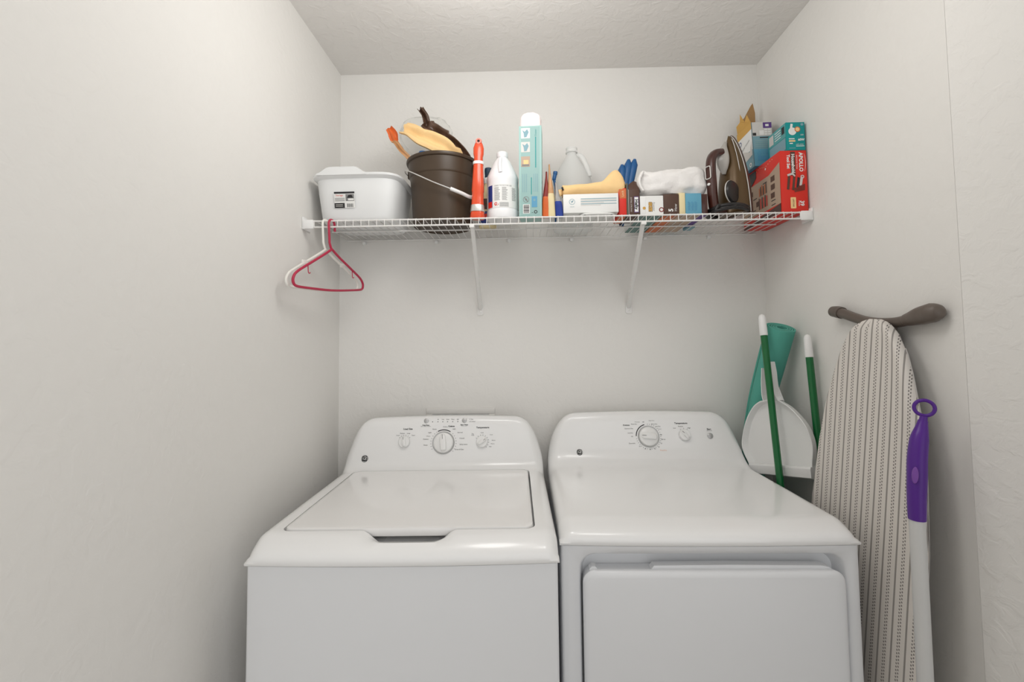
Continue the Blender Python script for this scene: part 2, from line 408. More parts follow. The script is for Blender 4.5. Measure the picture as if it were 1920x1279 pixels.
def T(s, x, z, sz, m='ink', **k):
    g_ = 'd' if z > 1.0935 and s != 'Cottons' else ('a' if x < .335 else ('c' if x > .52 else 'b'))
    LT[g_].text(s, WX(x), zp(z), sz, m, yy, **k)
T('Load Size', .300, 1.0865, .0085, bold=.0002); T('Temperature', .562, 1.0885, .0085, bold=.0002)
for s, x, z in (('Small', .266, 1.0655), ('Medium', .281, 1.072), ('Large', .303, 1.072), ('Super', .320, 1.0655)): T(s, x, z, .0052)
for s, x, z in (('Tap', .527, 1.068), ('Cold', .527, 1.0635), ('Cold', .560, 1.0715), ('Cool', .592, 1.0645), ('Warm', .600, 1.046), ('Warm', .597, 1.035), ('Hot', .589, 1.026)): T(s, x, z, .0050)
for s, x, z in (('Heavy', .393, 1.085), ('Light', .377, 1.074), ('Medium', .364, 1.052), ('Heavy', .364, 1.033), ('Colors', .431, 1.0925), ('Light', .462, 1.085), ('Normal', .483, 1.073), ('Casuals', .490, 1.054), ('Bulky Items', .496, 1.034), ('Drain & Spin', .482, 1.018)): T(s, x, z, .0058)
T('Whites', .372, 1.062, .0050, 'ink2'); T('Cottons', .452, 1.094, .0066, bold=.0003)
T('Deep Rinse', .362, 1.0985, .0052, bold=.0002); T('fabric softener selection', .362, 1.0945, .0036); T('Start / Pause', .497, 1.0985, .0052, bold=.0002); T('hold to cancel', .497, 1.0945, .0036)
for s, x in (('Fill', .404), ('Soak', .421), ('Wash', .438), ('Rinse', .456), ('Spin', .474)):
    T(s, x, 1.1165, .0046); LT['d'].quadf(WX(x) - .0018, WX(x) + .0018, zp(1.108), zp(1.1105), 'ink2', yy)
LT['d'].quadf(WX(.385) - .0015, WX(.385) + .0015, zp(1.108), zp(1.1105), 'ink', yy)
T('In Use', .521, 1.1160, .0048); T('Lid Locked', .525, 1.1090, .0048)
# dial graduations
def ticks(mb, cx, cz, r, angs, m='ink2', ln=.003, y=-.0011, wd=.0007):
    for a in angs:
        a = math.radians(a); d = Vector((math.cos(a), math.sin(a))); p = Vector((-d.y, d.x)) * wd
        A = Vector((cx, cz)) + d * r; B = A + d * ln
        mb.poly([tuple(A - p), tuple(B - p), tuple(B + p), tuple(A + p)], m, y)
cz = zp(1.040)
mb.disc(WX(.426), cz, .0455, 'ink', yy, 20, r0=.0425, a0=math.radians(58), a1=math.radians(118))
ticks(mb, WX(.426), cz, .0425, range(-40, 56, 12)); ticks(mb, WX(.426), cz, .0425, range(124, 216, 12))
ticks(LT['a'], WX(.290), zp(1.044), .0215, range(40, 150, 20)); ticks(LT['c'], WX(.560), zp(1.042), .0215, range(-50, 150, 22))
for k_ in 'abcd': LT[k_].build('button_lettering' if k_ == 'd' else 'dial_lettering', wash)
mb = MB(); mb.T = TW; mb.fn = FW; logo(mb, WX(.157), zp(.992), .0115, -.0014); mb.build('emblem', wash)['label'] = 'round black emblem with white script'

# ----- dryer
dry = thing('clothes_dryer', 'white front-loading clothes dryer with square door, right of the washing machine', 'dryer', (1.136, -.6695, 0))
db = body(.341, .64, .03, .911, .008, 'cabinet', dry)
c1 = MB(); c1.loft([[(a, y, b) for a, b in rrect(-.300 + i, .312 - i, .12 + i, .893 - i, .035)] for y, i in ((-.03, -.004), (-.004, -.003), (.006, .003), (.028, .008), (.036, .012))], 'enamel2')
cc = c1.build('cut'); cc.parent = dry
bpy.context.view_layer.update(); boolcut(db, [cc])
for sx in (-1, 1):
    for y_ in (.05, .6): MB().lathe([(.018, 0), (.02, .004), (.02, .03)], 'black', 16, c=(sx * .29, y_)).build('foot', dry)
# door: outer panel with rolled edge
mb = MB(); loops = []
X0, X1, Z0, Z1 = -.293, .304, .135, .858
for y_, i in ((.034, .004), (.004, .0015), (-.005, .0), (-.010, .0025), (-.0125, .007), (-.0135, .014)):
    L = []
    for a, b in rrect(X0 + i, X1 - i, Z0 + i, Z1 - i, .030, 8):
        L.append((a, y_ - (.009 * (1 - (a / .31) ** 2) if y_ < .02 else 0), b + (.0025 * (1 - (a / .31) ** 2) if b > .5 else 0)))
    loops.append(L)
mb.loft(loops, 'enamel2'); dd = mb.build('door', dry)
mb = MB(); mb.prism([(-.276, .850), (-.276, .858), (-.270, .8635), (-.262, .8635), (-.257, .857), (-.257, .850)], -.001, .02, 'enamel2'); mb.prism([(-.134, .850), (-.134, .857), (-.127, .8655), (.05, .8672), (.255, .8655), (.272, .862), (.290, .848), (.290, .84)], -.001, .02, 'enamel2'); mb.build('top_flange', dd)
dp = [(-.003, .913), (-.006, .918), (-.0055, .926), (-.001, .9345), (.008, .941), (.024, .9480), (.040, .9535), (.050, .9565), (.060, .9575), (.25, .9590), (.475, .9595), (.497, .962), (.515, .969), (.530, .982), (.543, 1.003), (.561, 1.055), (.574, 1.100), (.580, 1.118), (.588, 1.127), (.600, 1.131), (.618, 1.131), (.628, 1.125), (.634, 1.108), (.637, 1.05), (.638, .96), (.638, .913)]
cvd = cover(dp, .3445, .959, 1.131, .034, .008, corner=.78, side=.55, taper=.10).build('top_cover', dry)
SD = math.atan2(.018, .052)
FD = drape(cvd, .543, 1.003, SD)
TD = panel_T(.543, 1.003, SD)
def zq(z): return (z - 1.003) / math.cos(SD)
DX = lambda x: x - 1.131
knob(dry, TD, DX(1.142), zq(1.049), .033, PI / 2 - .1, .016, True)
knob(dry, TD, DX(1.268), zq(1.053), .0195, .75)
b = MB(); b.T = TD @ Matrix.Translation((DX(1.357), 0, zq(1.050))) @ Matrix.Rotation(PI / 2, 4, 'X'); b.lathe([(.0098, 0), (.0098, .002), (.008, .0032), (.001, .0035)], 'ring', 24); b.build('button', dry)
LD = {k: MB() for k in ('a', 'b', 'c')}
for q_ in LD.values(): q_.T = TD; q_.fn = FD
mb = LD['a']
def T(s, x, z, sz, m='ink', **k): LD['a' if x < 1.21 else ('b' if x < 1.32 else 'c')].text(s, DX(x), zq(z), sz, m, yy, **k)
T('Temperature', 1.260, 1.092, .0085, bold=.0002); T('Start', 1.356, 1.0715, .0075, bold=.0002); T('hold to start', 1.357, 1.0665, .0038)
for s, x, z in (('Low', 1.236, 1.076), ('Medium', 1.258, 1.0815), ('High', 1.287, 1.076)): T(s, x, z, .0055)
T('Cottons', 1.067, 1.087, .007, bold=.0002)
for s, x, z in (('More Dry', 1.095, 1.090), ('Optimum Dry', 1.075, 1.0755), ('Less Dry', 1.079, 1.061), ('Off', 1.084, 1.049), ('Dewrinkle', 1.082, 1.027), ('Off', 1.128, 1.097), ('More Dry', 1.166, 1.090), ('Less Dry', 1.178, 1.082), ('Off', 1.186, 1.054), ('80 min', 1.193, 1.039), ('70', 1.184, 1.026), ('60', 1.174, 1.015), ('50', 1.160, 1.009), ('40', 1.143, 1.007), ('30', 1.126, 1.009), ('20', 1.108, 1.017)): T(s, x, z, .0052)
T('Easy Care', 1.158, 1.1015, .0048, 'ink2'); T('Delicates', 1.107, 1.0975, .0048, 'ink2'); T('Timed', 1.184, 1.0735, .0046, 'ink2'); T('Timed Dry', 1.188, 1.004, .0052, 'orange_ink')
cz = zq(1.049)
mb.disc(DX(1.142), cz, .0445, 'ink', yy, 20, r0=.0415, a0=math.radians(105), a1=math.radians(178))
ticks(mb, DX(1.142), cz, .0415, range(-170, 100, 10)); ticks(LD['b'], DX(1.268), zq(1.053), .0215, (60, 90, 120))
for k_ in 'abc': LD[k_].build('button_lettering' if k_ == 'c' else 'dial_lettering', dry)
mb = MB(); mb.T = TD; mb.fn = FD; logo(mb, DX(.893) + .004, zq(1.000), .0105, -.0014); mb.build('emblem', dry)['label'] = 'round black emblem with white script'

# ---------------------------------------------------------------- washer outlet frame on the wall
t = thing('outlet_box', 'white recessed water outlet frame on the back wall behind the washing machine', 'outlet box', (.469, -.0006, 1.00))
mb = MB()
for a in ((-.130, .130, .118, .140), (-.130, .130, -.10, -.078), (-.130, -.108, -.078, .118), (.108, .130, -.078, .118)): mb.box(a[0], a[1], -.006, 0, a[2], a[3], 'wall', bev=.002)
mb.build('frame', t)
MB().box(-.108, .108, -.002, 0, -.078, .118, 'plast').build('back_plate', t)

# ---------------------------------------------------------------- wire shelf
ZD = 1.790
sh = thing('wire_shelf', 'long white ventilated wire shelf fixed across the back wall', 'shelf', (0, 0, ZD))
x0, x1 = .035, W - .035
N = 62
for i in range(N):
    x = x0 + .004 + (x1 - x0 - .008) * i / (N - 1)
    MB().tube([(x, -.004, -.0012), (x, -.303, -.0012), (x, -.3065, -.004), (x, -.3068, -.026)], .0013, 'wire', 6).build('deck_wire', sh)
for y_, z_, r_ in ((-.305, -.0045, .0026), (-.3045, -.024, .0028), (-.012, -.0045, .0026), (-.155, -.0040, .0026)):
    MB().tube([(x0, y_, z_), (x1, y_, z_)], r_, 'wire', 10).build('rod', sh)
for s, xx in ((1, .0), (-1, W)):
    mb = MB()
    a, b_ = sorted((xx + s * .0005, xx + s * .038))
    mb.box(a, b_, -.312, -.303, -.030, .000, 'plast', bev=.003)
    a, b_ = sorted((xx + s * .0005, xx + s * .006))
    mb.box(a, b_, -.312, -.255, -.030, .010, 'plast', bev=.002)
    e = mb.build('end_bracket', sh)
    MB().lathe([(.004, 0), (.004, .003), (.001, .004)], 'metal', 12, c=(0, 0)).build('screw', e).matrix_local = Matrix.Translation((xx + s * .006, -.275, -.012)) @ Matrix.Rotation(s * PI / 2, 4, 'Y')
for xx in (.10, .38, .66, .90, 1.18, 1.42):
    mb = MB(); mb.box(xx - .006, xx + .006, -.018, 0, -.019, -.008, 'plast', bev=.002); mb.tube([(xx, -.014, -.012), (xx, -.014, -.022)], .003, 'plast', 8); mb.build('wall_clip', sh)
for xf, xw in ((.551, .547), (1.099, 1.112)):
    br = thing('shelf_brace', '', 'shelf brace', (xw, 0, 1.515))
    A = Vector((xf - xw, -.302, 1.760 - 1.515)); B = Vector((0, -.006, .0))
    mb = MB(); d = (A - B).normalized(); sd = Vector((1, 0, 0)); up = d.cross(sd).normalized()
    loops = []
    for k in range(9):
        t_ = k / 8; p = B.lerp(A, t_); ww = .0085 - .001 * t_; hh = .004
        loops.append([tuple(p + sd * ww + up * hh), tuple(p + sd * ww * .6 - up * hh), tuple(p - sd * ww * .6 - up * hh), tuple(p - sd * ww + up * hh), tuple(p - sd * ww * .6 + up * hh * .3), tuple(p + sd * ww * .6 + up * hh * .3)])
    mb.loft(loops, 'wire', smooth=False)
    mb.box(A.x - .008, A.x + .008, A.y - .012, A.y + .004, A.z - .006, A.z + .004, 'wire', bev=.002)
    mb.build('arm', br)
    pl = MB().prism(rrect(-.012, .012, -.024, .024, .008), -.004, -.0004, 'wire').build('wall_plate', br)
    MB().lathe([(.0035, 0), (.0035, .0012), (.001, .002)], 'metal', 12).build('screw', pl).matrix_local = Matrix.Translation((0, -.004, -.010)) @ Matrix.Rotation(PI / 2, 4, 'X')
    br['label'] = ('white diagonal shelf brace below the white jug, the left one of two' if xf < 1 else 'white diagonal shelf brace below the white towel, the right one of two')
    br['group'] = 'shelf braces'

# ---------------------------------------------------------------- hangers on the shelf's front rod
def hanger(name, label, m, x, yc, zt, yaw, hooks, notches=False):
    # local: hanger plane is x-z; hook at origin
    r = .0040
    t = thing(name, label, 'hanger', (x, yc, zt), (0, math.radians(-4.5), yaw), 'hangers on the shelf')
    mb = MB()
    hook = [(.030, 0, -.030), (.030, 0, -.012)] + [(.014 + .016 * math.cos(a), 0, -.010 + .016 * math.sin(a)) for a in [PI * k / 8 for k in range(1, 8)]] + [(-.002, 0, -.012), (-.002, 0, -.070), (.004, 0, -.085), (.010, 0, -.092)]
    mb.tube(hook, r * .95, m, 10)
    mb.build('hook', t)
    mb = MB()
    path = smooth_path([(.010, 0, -.090), (.05, 0, -.113), (.11, 0, -.142), (.17, 0, -.172), (.190, 0, -.190), (.192, 0, -.206), (.178, 0, -.216), (.12, 0, -.220), (.0, 0, -.224), (-.12, 0, -.220), (-.170, 0, -.216), (-.184, 0, -.206), (-.182, 0, -.190), (-.162, 0, -.172), (-.09, 0, -.138), (-.03, 0, -.110), (.010, 0, -.090)], 4)
    mb.tube(path[:-1], r, m, 10, closed=True)
    mb.build('shoulder_bar', t)
    if hooks:
        for xx, zz in ((-.115, -.150), (.125, -.151)):
            mb = MB(); mb.tube([(xx, 0, zz), (xx, 0, zz - .018)] + [(xx + .005 - .005 * math.cos(a), 0, zz - .020 - .006 * math.sin(a)) for a in (.6, 1.2, 1.9, 2.6)], .0014, m, 8); mb.build('strap_hook', t)
    if notches:
        for xx, zz in ((-.10, -.143), (.10, -.138)):
            mb = MB(); mb.box(xx - .012, xx + .012, -.004, .004, zz - .004, zz + .009, m, bev=.003); mb.build('notch_lug', t)
    return t
hanger('clothes_hanger', 'crimson plastic clothes hanger with two strap hooks, hanging at the shelf end', 'hanger_red', .090, -.312, ZD - .006, PI / 2 - .19, True)
hanger('clothes_hanger', 'white plastic clothes hanger hanging behind the crimson one', 'hanger_white', .070, -.312, ZD - .006, PI / 2 - .19, False, True)

# ---------------------------------------------------------------- things on the shelf
Z0 = ZD + .0008
def decal_side(mb): pass

# white tub
tb = thing('plastic_basin', 'white rectangular plastic basin with a small product label, at the left shelf end', 'basin', (.164, -.170, Z0), (0, 0, math.radians(-1)))
mb = MB(); loops = []
for a, b, z in ((.112, .098, 0), (.120, .106, .003), (.126, .111, .012), (.137, .121, .100), (.141, .124, .138), (.146, .130, .141), (.1515, .137, .146), (.1525, .138, .151), (.150, .135, .154), (.145, .128, .152), (.142, .122, .149), (.138, .119, .10), (.122, .107, .016), (.115, .100, .008)):
    loops.append([(p, q, z) for p, q in sell(64, a, b, 5)])
mb.loft(loops, 'tub'); mb.build('shell', tb)
mb = MB(); L1 = []
for k in range(17):
    x = -.118 + .165 * k / 16; t_ = min(1, min(k, 16 - k) / 4.0); h = .004 + .021 * sstep(0, 1, t_)
    L1.append([(x, -.139, .146), (x, -.140, .146 + h), (x, -.134, .150 + h), (x, -.112, .150 + h), (x, -.108, .146 + h), (x, -.118, .146)])
mb.loft(L1, 'tub'); mb.build('handle', tb)
mb = MB(); mb.T = Matrix.Translation((-.030, -.1215, .066)) @ Matrix.Rotation(math.radians(9), 4, 'X')
mb.quadf(-.034, .034, -.024, .028, 'label'); 
mb.quadf(-.034, .034, .022, .028, 'ink', -.0005); mb.quadf(-.030, -.002, .010, .021, 'label', -.0007); mb.text('Storage', -.016, .0165, .008, 'redink', -.001)
mb.quadf(.004, .032, -.002, .020, 'ink2', -.0005); mb.prism([(.008, .008), (.014, .017), (.024, .018), (.029, .008)], -.0009, -.0007, 'ink'); mb.quadf(.012, .031, 0, .006, 'label', -.0009)
for k in range(3): mb.quadf(-.032, .001, .006 - k * .004, .0075 - k * .004, 'ink2', -.0008)
mb.quadf(-.034, 0, -.024, -.008, 'ink', -.0006)
for k in range(2): mb.quadf(-.030, -.006, -.014 - k * .005, -.0125 - k * .005, 'ltgrey', -.0009)
for k in range(7): mb.quadf(.008 + k * .003, .0095 + k * .003 - (.0006 if k % 2 else 0), -.022, -.010, 'ink', -.0009)
mb.build('label', tb)

# brown bucket
bk = thing('bucket', 'dark brown plastic bucket with a white wire handle, stuffed with wrappers', 'bucket', (.4345, -.170, Z0))
mb = MB()
mb.lathe([(.001, .004), (.097, .004), (.0985, 0), (.102, .002), (.1035, .010), (.1115, .150), (.1130, .163), (.1150, .165), (.1158, .170), (.1185, .205), (.1195, .213), (.1245, .215), (.1265, .220), (.1255, .2255), (.1215, .227), (.117, .225), (.116, .21), (.1115, .165), (.1005, .012), (.001, .010)], 'brown', 72, cap=False)
mb.build('shell', bk)
for a in (PI * .93, -PI * .07):
    mb = MB(); mb.T = Matrix.Rotation(a, 4, 'Z'); mb.box(.118, .130, -.014, .014, .182, .210, 'brown', bev=.003); mb.build('ear', bk)
mb = MB(); pts = smooth_path([(-.130, .024, .196), (-.129, -.020, .192), (-.108, -.082, .176), (-.066, -.121, .148), (-.010, -.134, .118), (.046, -.126, .097), (.080, -.108, .087), (.112, -.078, .082), (.134, -.020, .120), (.131, -.012, .190)], 5)
mb.tube(pts, .0019, 'metal', 8); hd = mb.build('bail', bk)
mb = MB(); mb.tube(pts[25:36], .0060, 'plast', 14); mb.build('grip', hd)

# bucket contents
def ribbon(path, wid, m, thick=.003, amp=.006, fr=18, n=14, curl=0.0, seed=0.0, smooth=True):
    mb = MB(); P = smooth_path(path, 6); loops = []
    for i, p in enumerate(P):
        a = P[max(0, i - 1)]; b = P[min(len(P) - 1, i + 1)]; t = (b - a).normalized()
        side = t.cross(Vector((0, -1, 0.25))).normalized(); nrm = side.cross(t).normalized()
        u = i / (len(P) - 1); ww = wid(u) if callable(wid) else wid
        top = []; bot = []
        for j in range(n + 1):
            s = j / n * 2 - 1
            q = p + side * s * ww + nrm * (curl * (s * s) * ww + amp * math.sin(s * 5 + u * 4 + seed) + amp * 1.2 * noise.noise(Vector((s * 1.5 + seed, u * fr * .25, seed))))
            top.append(tuple(q + nrm * thick / 2)); bot.append(tuple(q - nrm * thick / 2))
        loops.append(top + bot[::-1])
    mb.loft(loops, m, smooth=smooth); return mb
# world positions; roots placed at the piece's foot in the bucket
def wthing(mb, name, label, cat, base, group=None):
    mb.v = [tuple(Vector(p) - Vector(base)) for p in mb.v]
    o = mb.build(name); tag(o, label, cat, base, None, group); return o
mb = ribbon([(.485, -.160, 1.93), (.475, -.185, 2.00), (.450, -.205, 2.052), (.41, -.210, 2.078), (.365, -.210, 2.100), (.330, -.205, 2.125), (.305, -.195, 2.135)], lambda u: (.038 - .012 * u) if u > .3 else .045, 'yellow', .008, .006, 22, seed=2.2, curl=.25)
wthing(mb, 'cleaning_cloth', 'orange-yellow cloth folded over inside the brown bucket', 'cloth', (.46, -.175, 1.93), 'yellow cleaning cloths')
mb = ribbon([(.36, -.13, 1.92), (.342, -.18, 2.00), (.322, -.21, 2.030), (.300, -.215, 2.052), (.282, -.21, 2.078), (.270, -.20, 2.097), (.264, -.20, 2.118), (.250, -.20, 2.140)], lambda u: .009 if u < .66 else (.017 - .03 * abs(u - .82)), 'tanwrap', .002, .003, 30, n=10, seed=5)
zc_ = 2.092; k_ = mb.mi('orange')
mb.m = [k_ if sum(mb.v[i][2] for i in f) / len(f) > zc_ else q for f, q in zip(mb.f, mb.m)]
wthing(mb, 'snack_wrapper', 'thin tan wrapper with an orange tip, sticking out on the left of the brown bucket', 'wrapper', (.36, -.13, 1.92))
mb = ribbon([(.50, -.10, 1.92), (.52, -.16, 2.02), (.508, -.18, 2.052), (.470, -.18, 2.095), (.430, -.18, 2.125), (.395, -.18, 2.148), (.380, -.18, 2.165), (.374, -.18, 2.190), (.356, -.18, 2.218)], lambda u: .016 if u < .45 else (.026 if u < .75 else .012), 'brownwrap', .002, .007, 40, seed=9)
wthing(mb, 'snack_wrapper', 'long dark brown foil wrapper rising from the back of the brown bucket', 'wrapper', (.50, -.10, 1.92))
mb = MB(); loops = []
for i in range(11):
    t_ = i / 10; zc = 1.93 + .118 * t_; r = .024 * math.sin(PI * (.12 + .82 * t_) ) + .006
    loops.append([(.365 + .006 * t_ + p + .003 * noise.noise(Vector((p * 60, q * 60, zc * 40))), -.212 + q, zc) for p, q in sell(18, r, r * .7, 2.2)])
mb.loft(loops, 'bluepl'); wthing(mb, 'cleaning_sponge', 'small blue sponge peeking over the rim of the brown bucket', 'sponge', (.362, -.212, 1.93))
mb = MB(); loops = []
for i in range(26):
    t_ = i / 25; z = 1.95 + .262 * t_; r = (.072 if z < 2.03 else .072 + .024 * sstep(2.03, 2.10, z)) * (1 if t_ < .75 else math.sqrt(max(.02, 1 - ((t_ - .75) / .25) ** 2)))
    L = []
    for p, q in sell(48, r, r * .58, 2.2):
        nn = noise.noise(Vector((p * 22, q * 22, z * 18))) * .016 + noise.noise(Vector((p * 60, q * 60, z * 50))) * .006
        L.append((.425 - .062 * sstep(2.01, 2.14, z) + p * (1 + nn / max(r, .02)), -.115 + q * (1 + nn / max(r, .02)), z + nn * .4))
    loops.append(L)
mb.loft(loops, 'film'); wthing(mb, 'plastic_bag', 'crumpled clear plastic bag puffed up inside the brown bucket', 'plastic bag', (.385, -.115, 1.95))

# slim red bottle
rb = thing('plastic_bottle', 'slim red plastic bottle with silver band and holed top, right beside the brown bucket', 'bottle', (.566, -.278, Z0), (0, math.radians(1.5), 0))
def slab(mb, secs, m, n=28, e=2.6):
    mb.loft([[(xo + p, q, z) for p, q in sell(n, a, b, e)] for z, a, b, xo in secs], m); return mb
mb = MB(); slab(mb, [(.0, .0225, .019, 0), (.003, .024, .020, 0), (.018, .0225, .019, 0), (.030, .021, .018, 0), (.065, .0195, .017, 0), (.085, .019, .016, 0), (.092, .0205, .017, 0), (.13, .0185, .016, 0), (.172, .0165, .0145, 0), (.182, .016, .014, 0)], 'red'); mb.build('body', rb)
mb = MB(); slab(mb, [(.180, .0175, .015, 0), (.183, .018, .0155, 0), (.188, .018, .0155, 0), (.190, .0165, .014, 0)], 'label'); mb.build('collar', rb)
mb = MB(); slab(mb, [(.186, .015, .013, 0), (.205, .0145, .012, 0), (.215, .017, .012, 0), (.235, .0175, .0115, 0), (.250, .013, .009, 0), (.256, .009, .007, 0)], 'red'); 
mb.T = Matrix.Translation((0, -.004, .257)) @ Matrix.Rotation(PI / 2, 4, 'X'); mb.lathe([(.0045, -.006), (.0095, -.006), (.0105, -.003), (.0105, .003), (.0095, .006), (.0045, .006), (.0045, -.006)], 'red', 24, cap=False); nz = mb.build('cap', rb)
mb = MB(); mb.T = Matrix.Translation((0, -.004, .257)) @ Matrix.Rotation(PI / 2, 4, 'X'); mb.lathe([(.0044, -.004), (.0044, .004)], 'gap', 16); mb.build('hole', nz)
mb = MB(); slab(mb, [(.022, .0236, .0202, 0), (.023, .0238, .0204, 0), (.043, .0218, .0188, 0), (.044, .0215, .0185, 0)], 'silver'); mb.build('band', rb)

# spray bottle behind
sb = thing('spray_bottle', 'spray bottle with dark trigger and colourful label, half hidden behind the white jug', 'spray bottle', (.590, -.150, Z0))
mb = MB(); slab(mb, [(0, .029, .022, 0), (.004, .031, .024, 0), (.11, .031, .024, 0), (.135, .022, .018, 0), (.150, .013, .013, 0), (.160, .012, .012, 0)], 'cream', 32); mb.build('body', sb)
mb = MB(); slab(mb, [(.012, .0315, .0245, 0), (.055, .0315, .0245, 0)], 'blueink', 32); slab(mb, [(.030, .0318, .0248, 0), (.046, .0318, .0248, 0)], 'redink', 32); slab(mb, [(.062, .0314, .0244, 0), (.07, .0314, .0244, 0), (.1, .0314, .0244, 0)], 'hefty', 32); mb.build('label', sb)
mb = MB(); mb.lathe([(.014, .158), (.015, .160), (.015, .176), (.012, .180)], 'plast', 24); mb.build('collar', sb)
mb = MB(); slab(mb, [(.178, .010, .010, 0), (.19, .011, .012, .002), (.206, .014, .016, .004), (.214, .013, .015, .004), (.217, .008, .010, .004)], 'bluedark', 24)
mb.tube([(.012, -.012, .200), (.016, -.022, .190), (.016, -.026, .172), (.013, -.024, .160)], [.006, .0055, .005, .0045], 'bluedark', 10); mb.build('trigger_head', sb)

# white jug with label
def jugprof(R, h, zs, rn): 
    return [(R * .90, 0), (R * .97, .003), (R, .010), (R, .030), (R * .985, .033), (R * .985, zs - .006), (R * 1.0, zs), (R * .99, zs + .012), (R * .90, zs + .03), (R * .72, zs + .055), (R * .52, zs + .078), (rn * 1.05, zs + .092), (rn, zs + .096)]
jg = thing('plastic_jug', 'opaque white plastic jug with a printed label, right of the slim red bottle', 'jug', (.648, -.238, Z0))
mb = MB(); mb.lathe([(.048, 0), (.052, .003), (.0535, .010), (.0535, .030), (.0527, .033), (.0527, .126), (.0535, .131), (.0535, .142), (.051, .150), (.044, .166), (.036, .184), (.028, .200), (.020, .211), (.017, .216)], 'jug', 56); mb.build('body', jg)
mb = MB(); mb.lathe([(.0165, .214), (.0185, .216), (.0190, .219), (.0190, .232), (.0175, .2345), (.001, .2345)], 'jug', 32); mb.build('cap', jg)
mb = MB(); mb.tube(smooth_path([(-.004, -.050, .150), (-.006, -.045, .170), (-.006, -.033, .194), (-.004, -.017, .210)]), [.0065] * 18 + [.005], 'jug', 12); mb.build('handle', jg)
def bend(R, a0=0.0):
    def fn(p): a = p.x / R + a0; rr = R - p.y; return (rr * math.sin(a), -rr * math.cos(a), p.z)
    return fn
mb = MB(); mb.fn = bend(.0530); mb.quadf(-.060, .085, .034, .112, 'label', -.0003, 40)
mb.fn = bend(.0534); mb.quadf(-.056, -.034, .036, .110, 'blueink', 0, 8); mb.quadf(-.056, -.036, .036, .056, 'redink', -.0004, 6)
mb.fn = bend(.0538); mb.text('DIRECTIONS FOR USE', .004, .106, .0060, 'ink2')
for k in range(12):
    z = .099 - k * .0037
    for x_, wdt in ((-.026, .020), (.000, .020), (.034, .018)): mb.quadf(x_, x_ + wdt * (.7 + .3 * random.random()), z, z + .0013, 'ink2', 0, 4)
mb.text('G', -.022, .046, .014, 'redink', rot=-.3, bold=.0006); mb.text('7', -.014, .042, .010, 'redink', rot=-.3)
for k in range(5): mb.quadf(-.008, .022, .049 - k * .003, .0502 - k * .003, 'ink2', 0, 4)
mb.build('label', jg)

# tall teal box with fluffy end poking out
tl = thing('tall_box', 'tall slim teal cardboard box with photos on its front, standing at the shelf centre', 'box', (.742, -.262, Z0), (0, math.radians(.6), math.radians(-4)))
mb = MB(); mb.box(-.037, .037, -.034, .034, 0, .300, 'teal2', bev=.0008); mb.build('carton', tl)
mb = MB(); Y_ = -.0345
mb.quadf(-.030, .030, .004, .296, 'teal', Y_)
for k, z in enumerate((.258, .212, .164)):
    mb.quadf(-.030, -.001, z, z + .034, ('label', 'ltgrey', 'beige')[k], Y_ - .0004)
    if k < 2: mb.prism([(-.026, z + .028), (-.018, z + .022), (-.010, z + .030), (-.005, z + .02), (-.012, z + .004), (-.020, z + .003), (-.021, z + .015)], Y_ - .0009, Y_ - .0006, 'greyblue')
    else: mb.quadf(-.022, -.006, z + .008, z + .022, 'yellow', Y_ - .0008); mb.quadf(-.027, -.004, z + .002, z + .008, 'ink2', Y_ - .0008)
mb.quadf(.016, .019, .160, .262, 'tealdark', Y_ - .0004); mb.text('Duster', .0175, .276, .008, 'tealdark', Y_ - .0005, rot=PI / 2)
mb.quadf(.002, .0045, .072, .128, 'tealdark', Y_ - .0004)
for x_ in (-.024, -.018, -.012, .012, .018, .024): mb.quadf(x_ - .0012, x_ + .0004, .080, .140, 'greyblue', Y_ - .0004)
mb.quadf(.004, .022, .030, .066, 'skyblue', Y_ - .0004); mb.text('e', .013, .055, .016, 'teal', Y_ - .0008)
mb.disc(-.014, .056, .010, 'ink2', Y_ - .0004, 24, r0=.0085); mb.prism([(-.020, .062), (-.018, .0635), (-.008, .050), (-.010, .0485)], Y_ - .0008, Y_ - .0005, 'ink2'); mb.disc(-.014, .056, .0035, 'ink2', Y_ - .0004, 10)
mb.quadf(-.024, -.002, .010, .040, 'label', Y_ - .0004)
for k in range(8): mb.quadf(-.022, -.004, .012 + k * .0034, .0136 + k * .0034 + .0004 * (k % 3), 'ink', Y_ - .0008)
mb.text('7', .008, .012, .008, 'ink', Y_ - .0006, rot=PI / 2); mb.disc(.017, .015, .006, 'ink', Y_ - .0004, 6, r0=.0035); mb.build('print', tl)
mb = MB(); loops = []
for i in range(14):
    t_ = i / 13; z = .296 + .058 * t_; r = .0345 * (1 - .5 * max(0, t_ - .6) ** 2 * 6) if t_ < .97 else .016
    loops.append([(p * (1 + .06 * noise.noise(Vector((p * 90, q * 90, z * 90)))), q * .8, z + .002 * noise.noise(Vector((p * 90, q * 90, 3)))) for p, q in sell(28, r, r, 4)])
mb.loft(loops, 'pink'); wt = mb.build('duster_head', tl); wt['label'] = 'pale pink fluffy head poking out of the top'

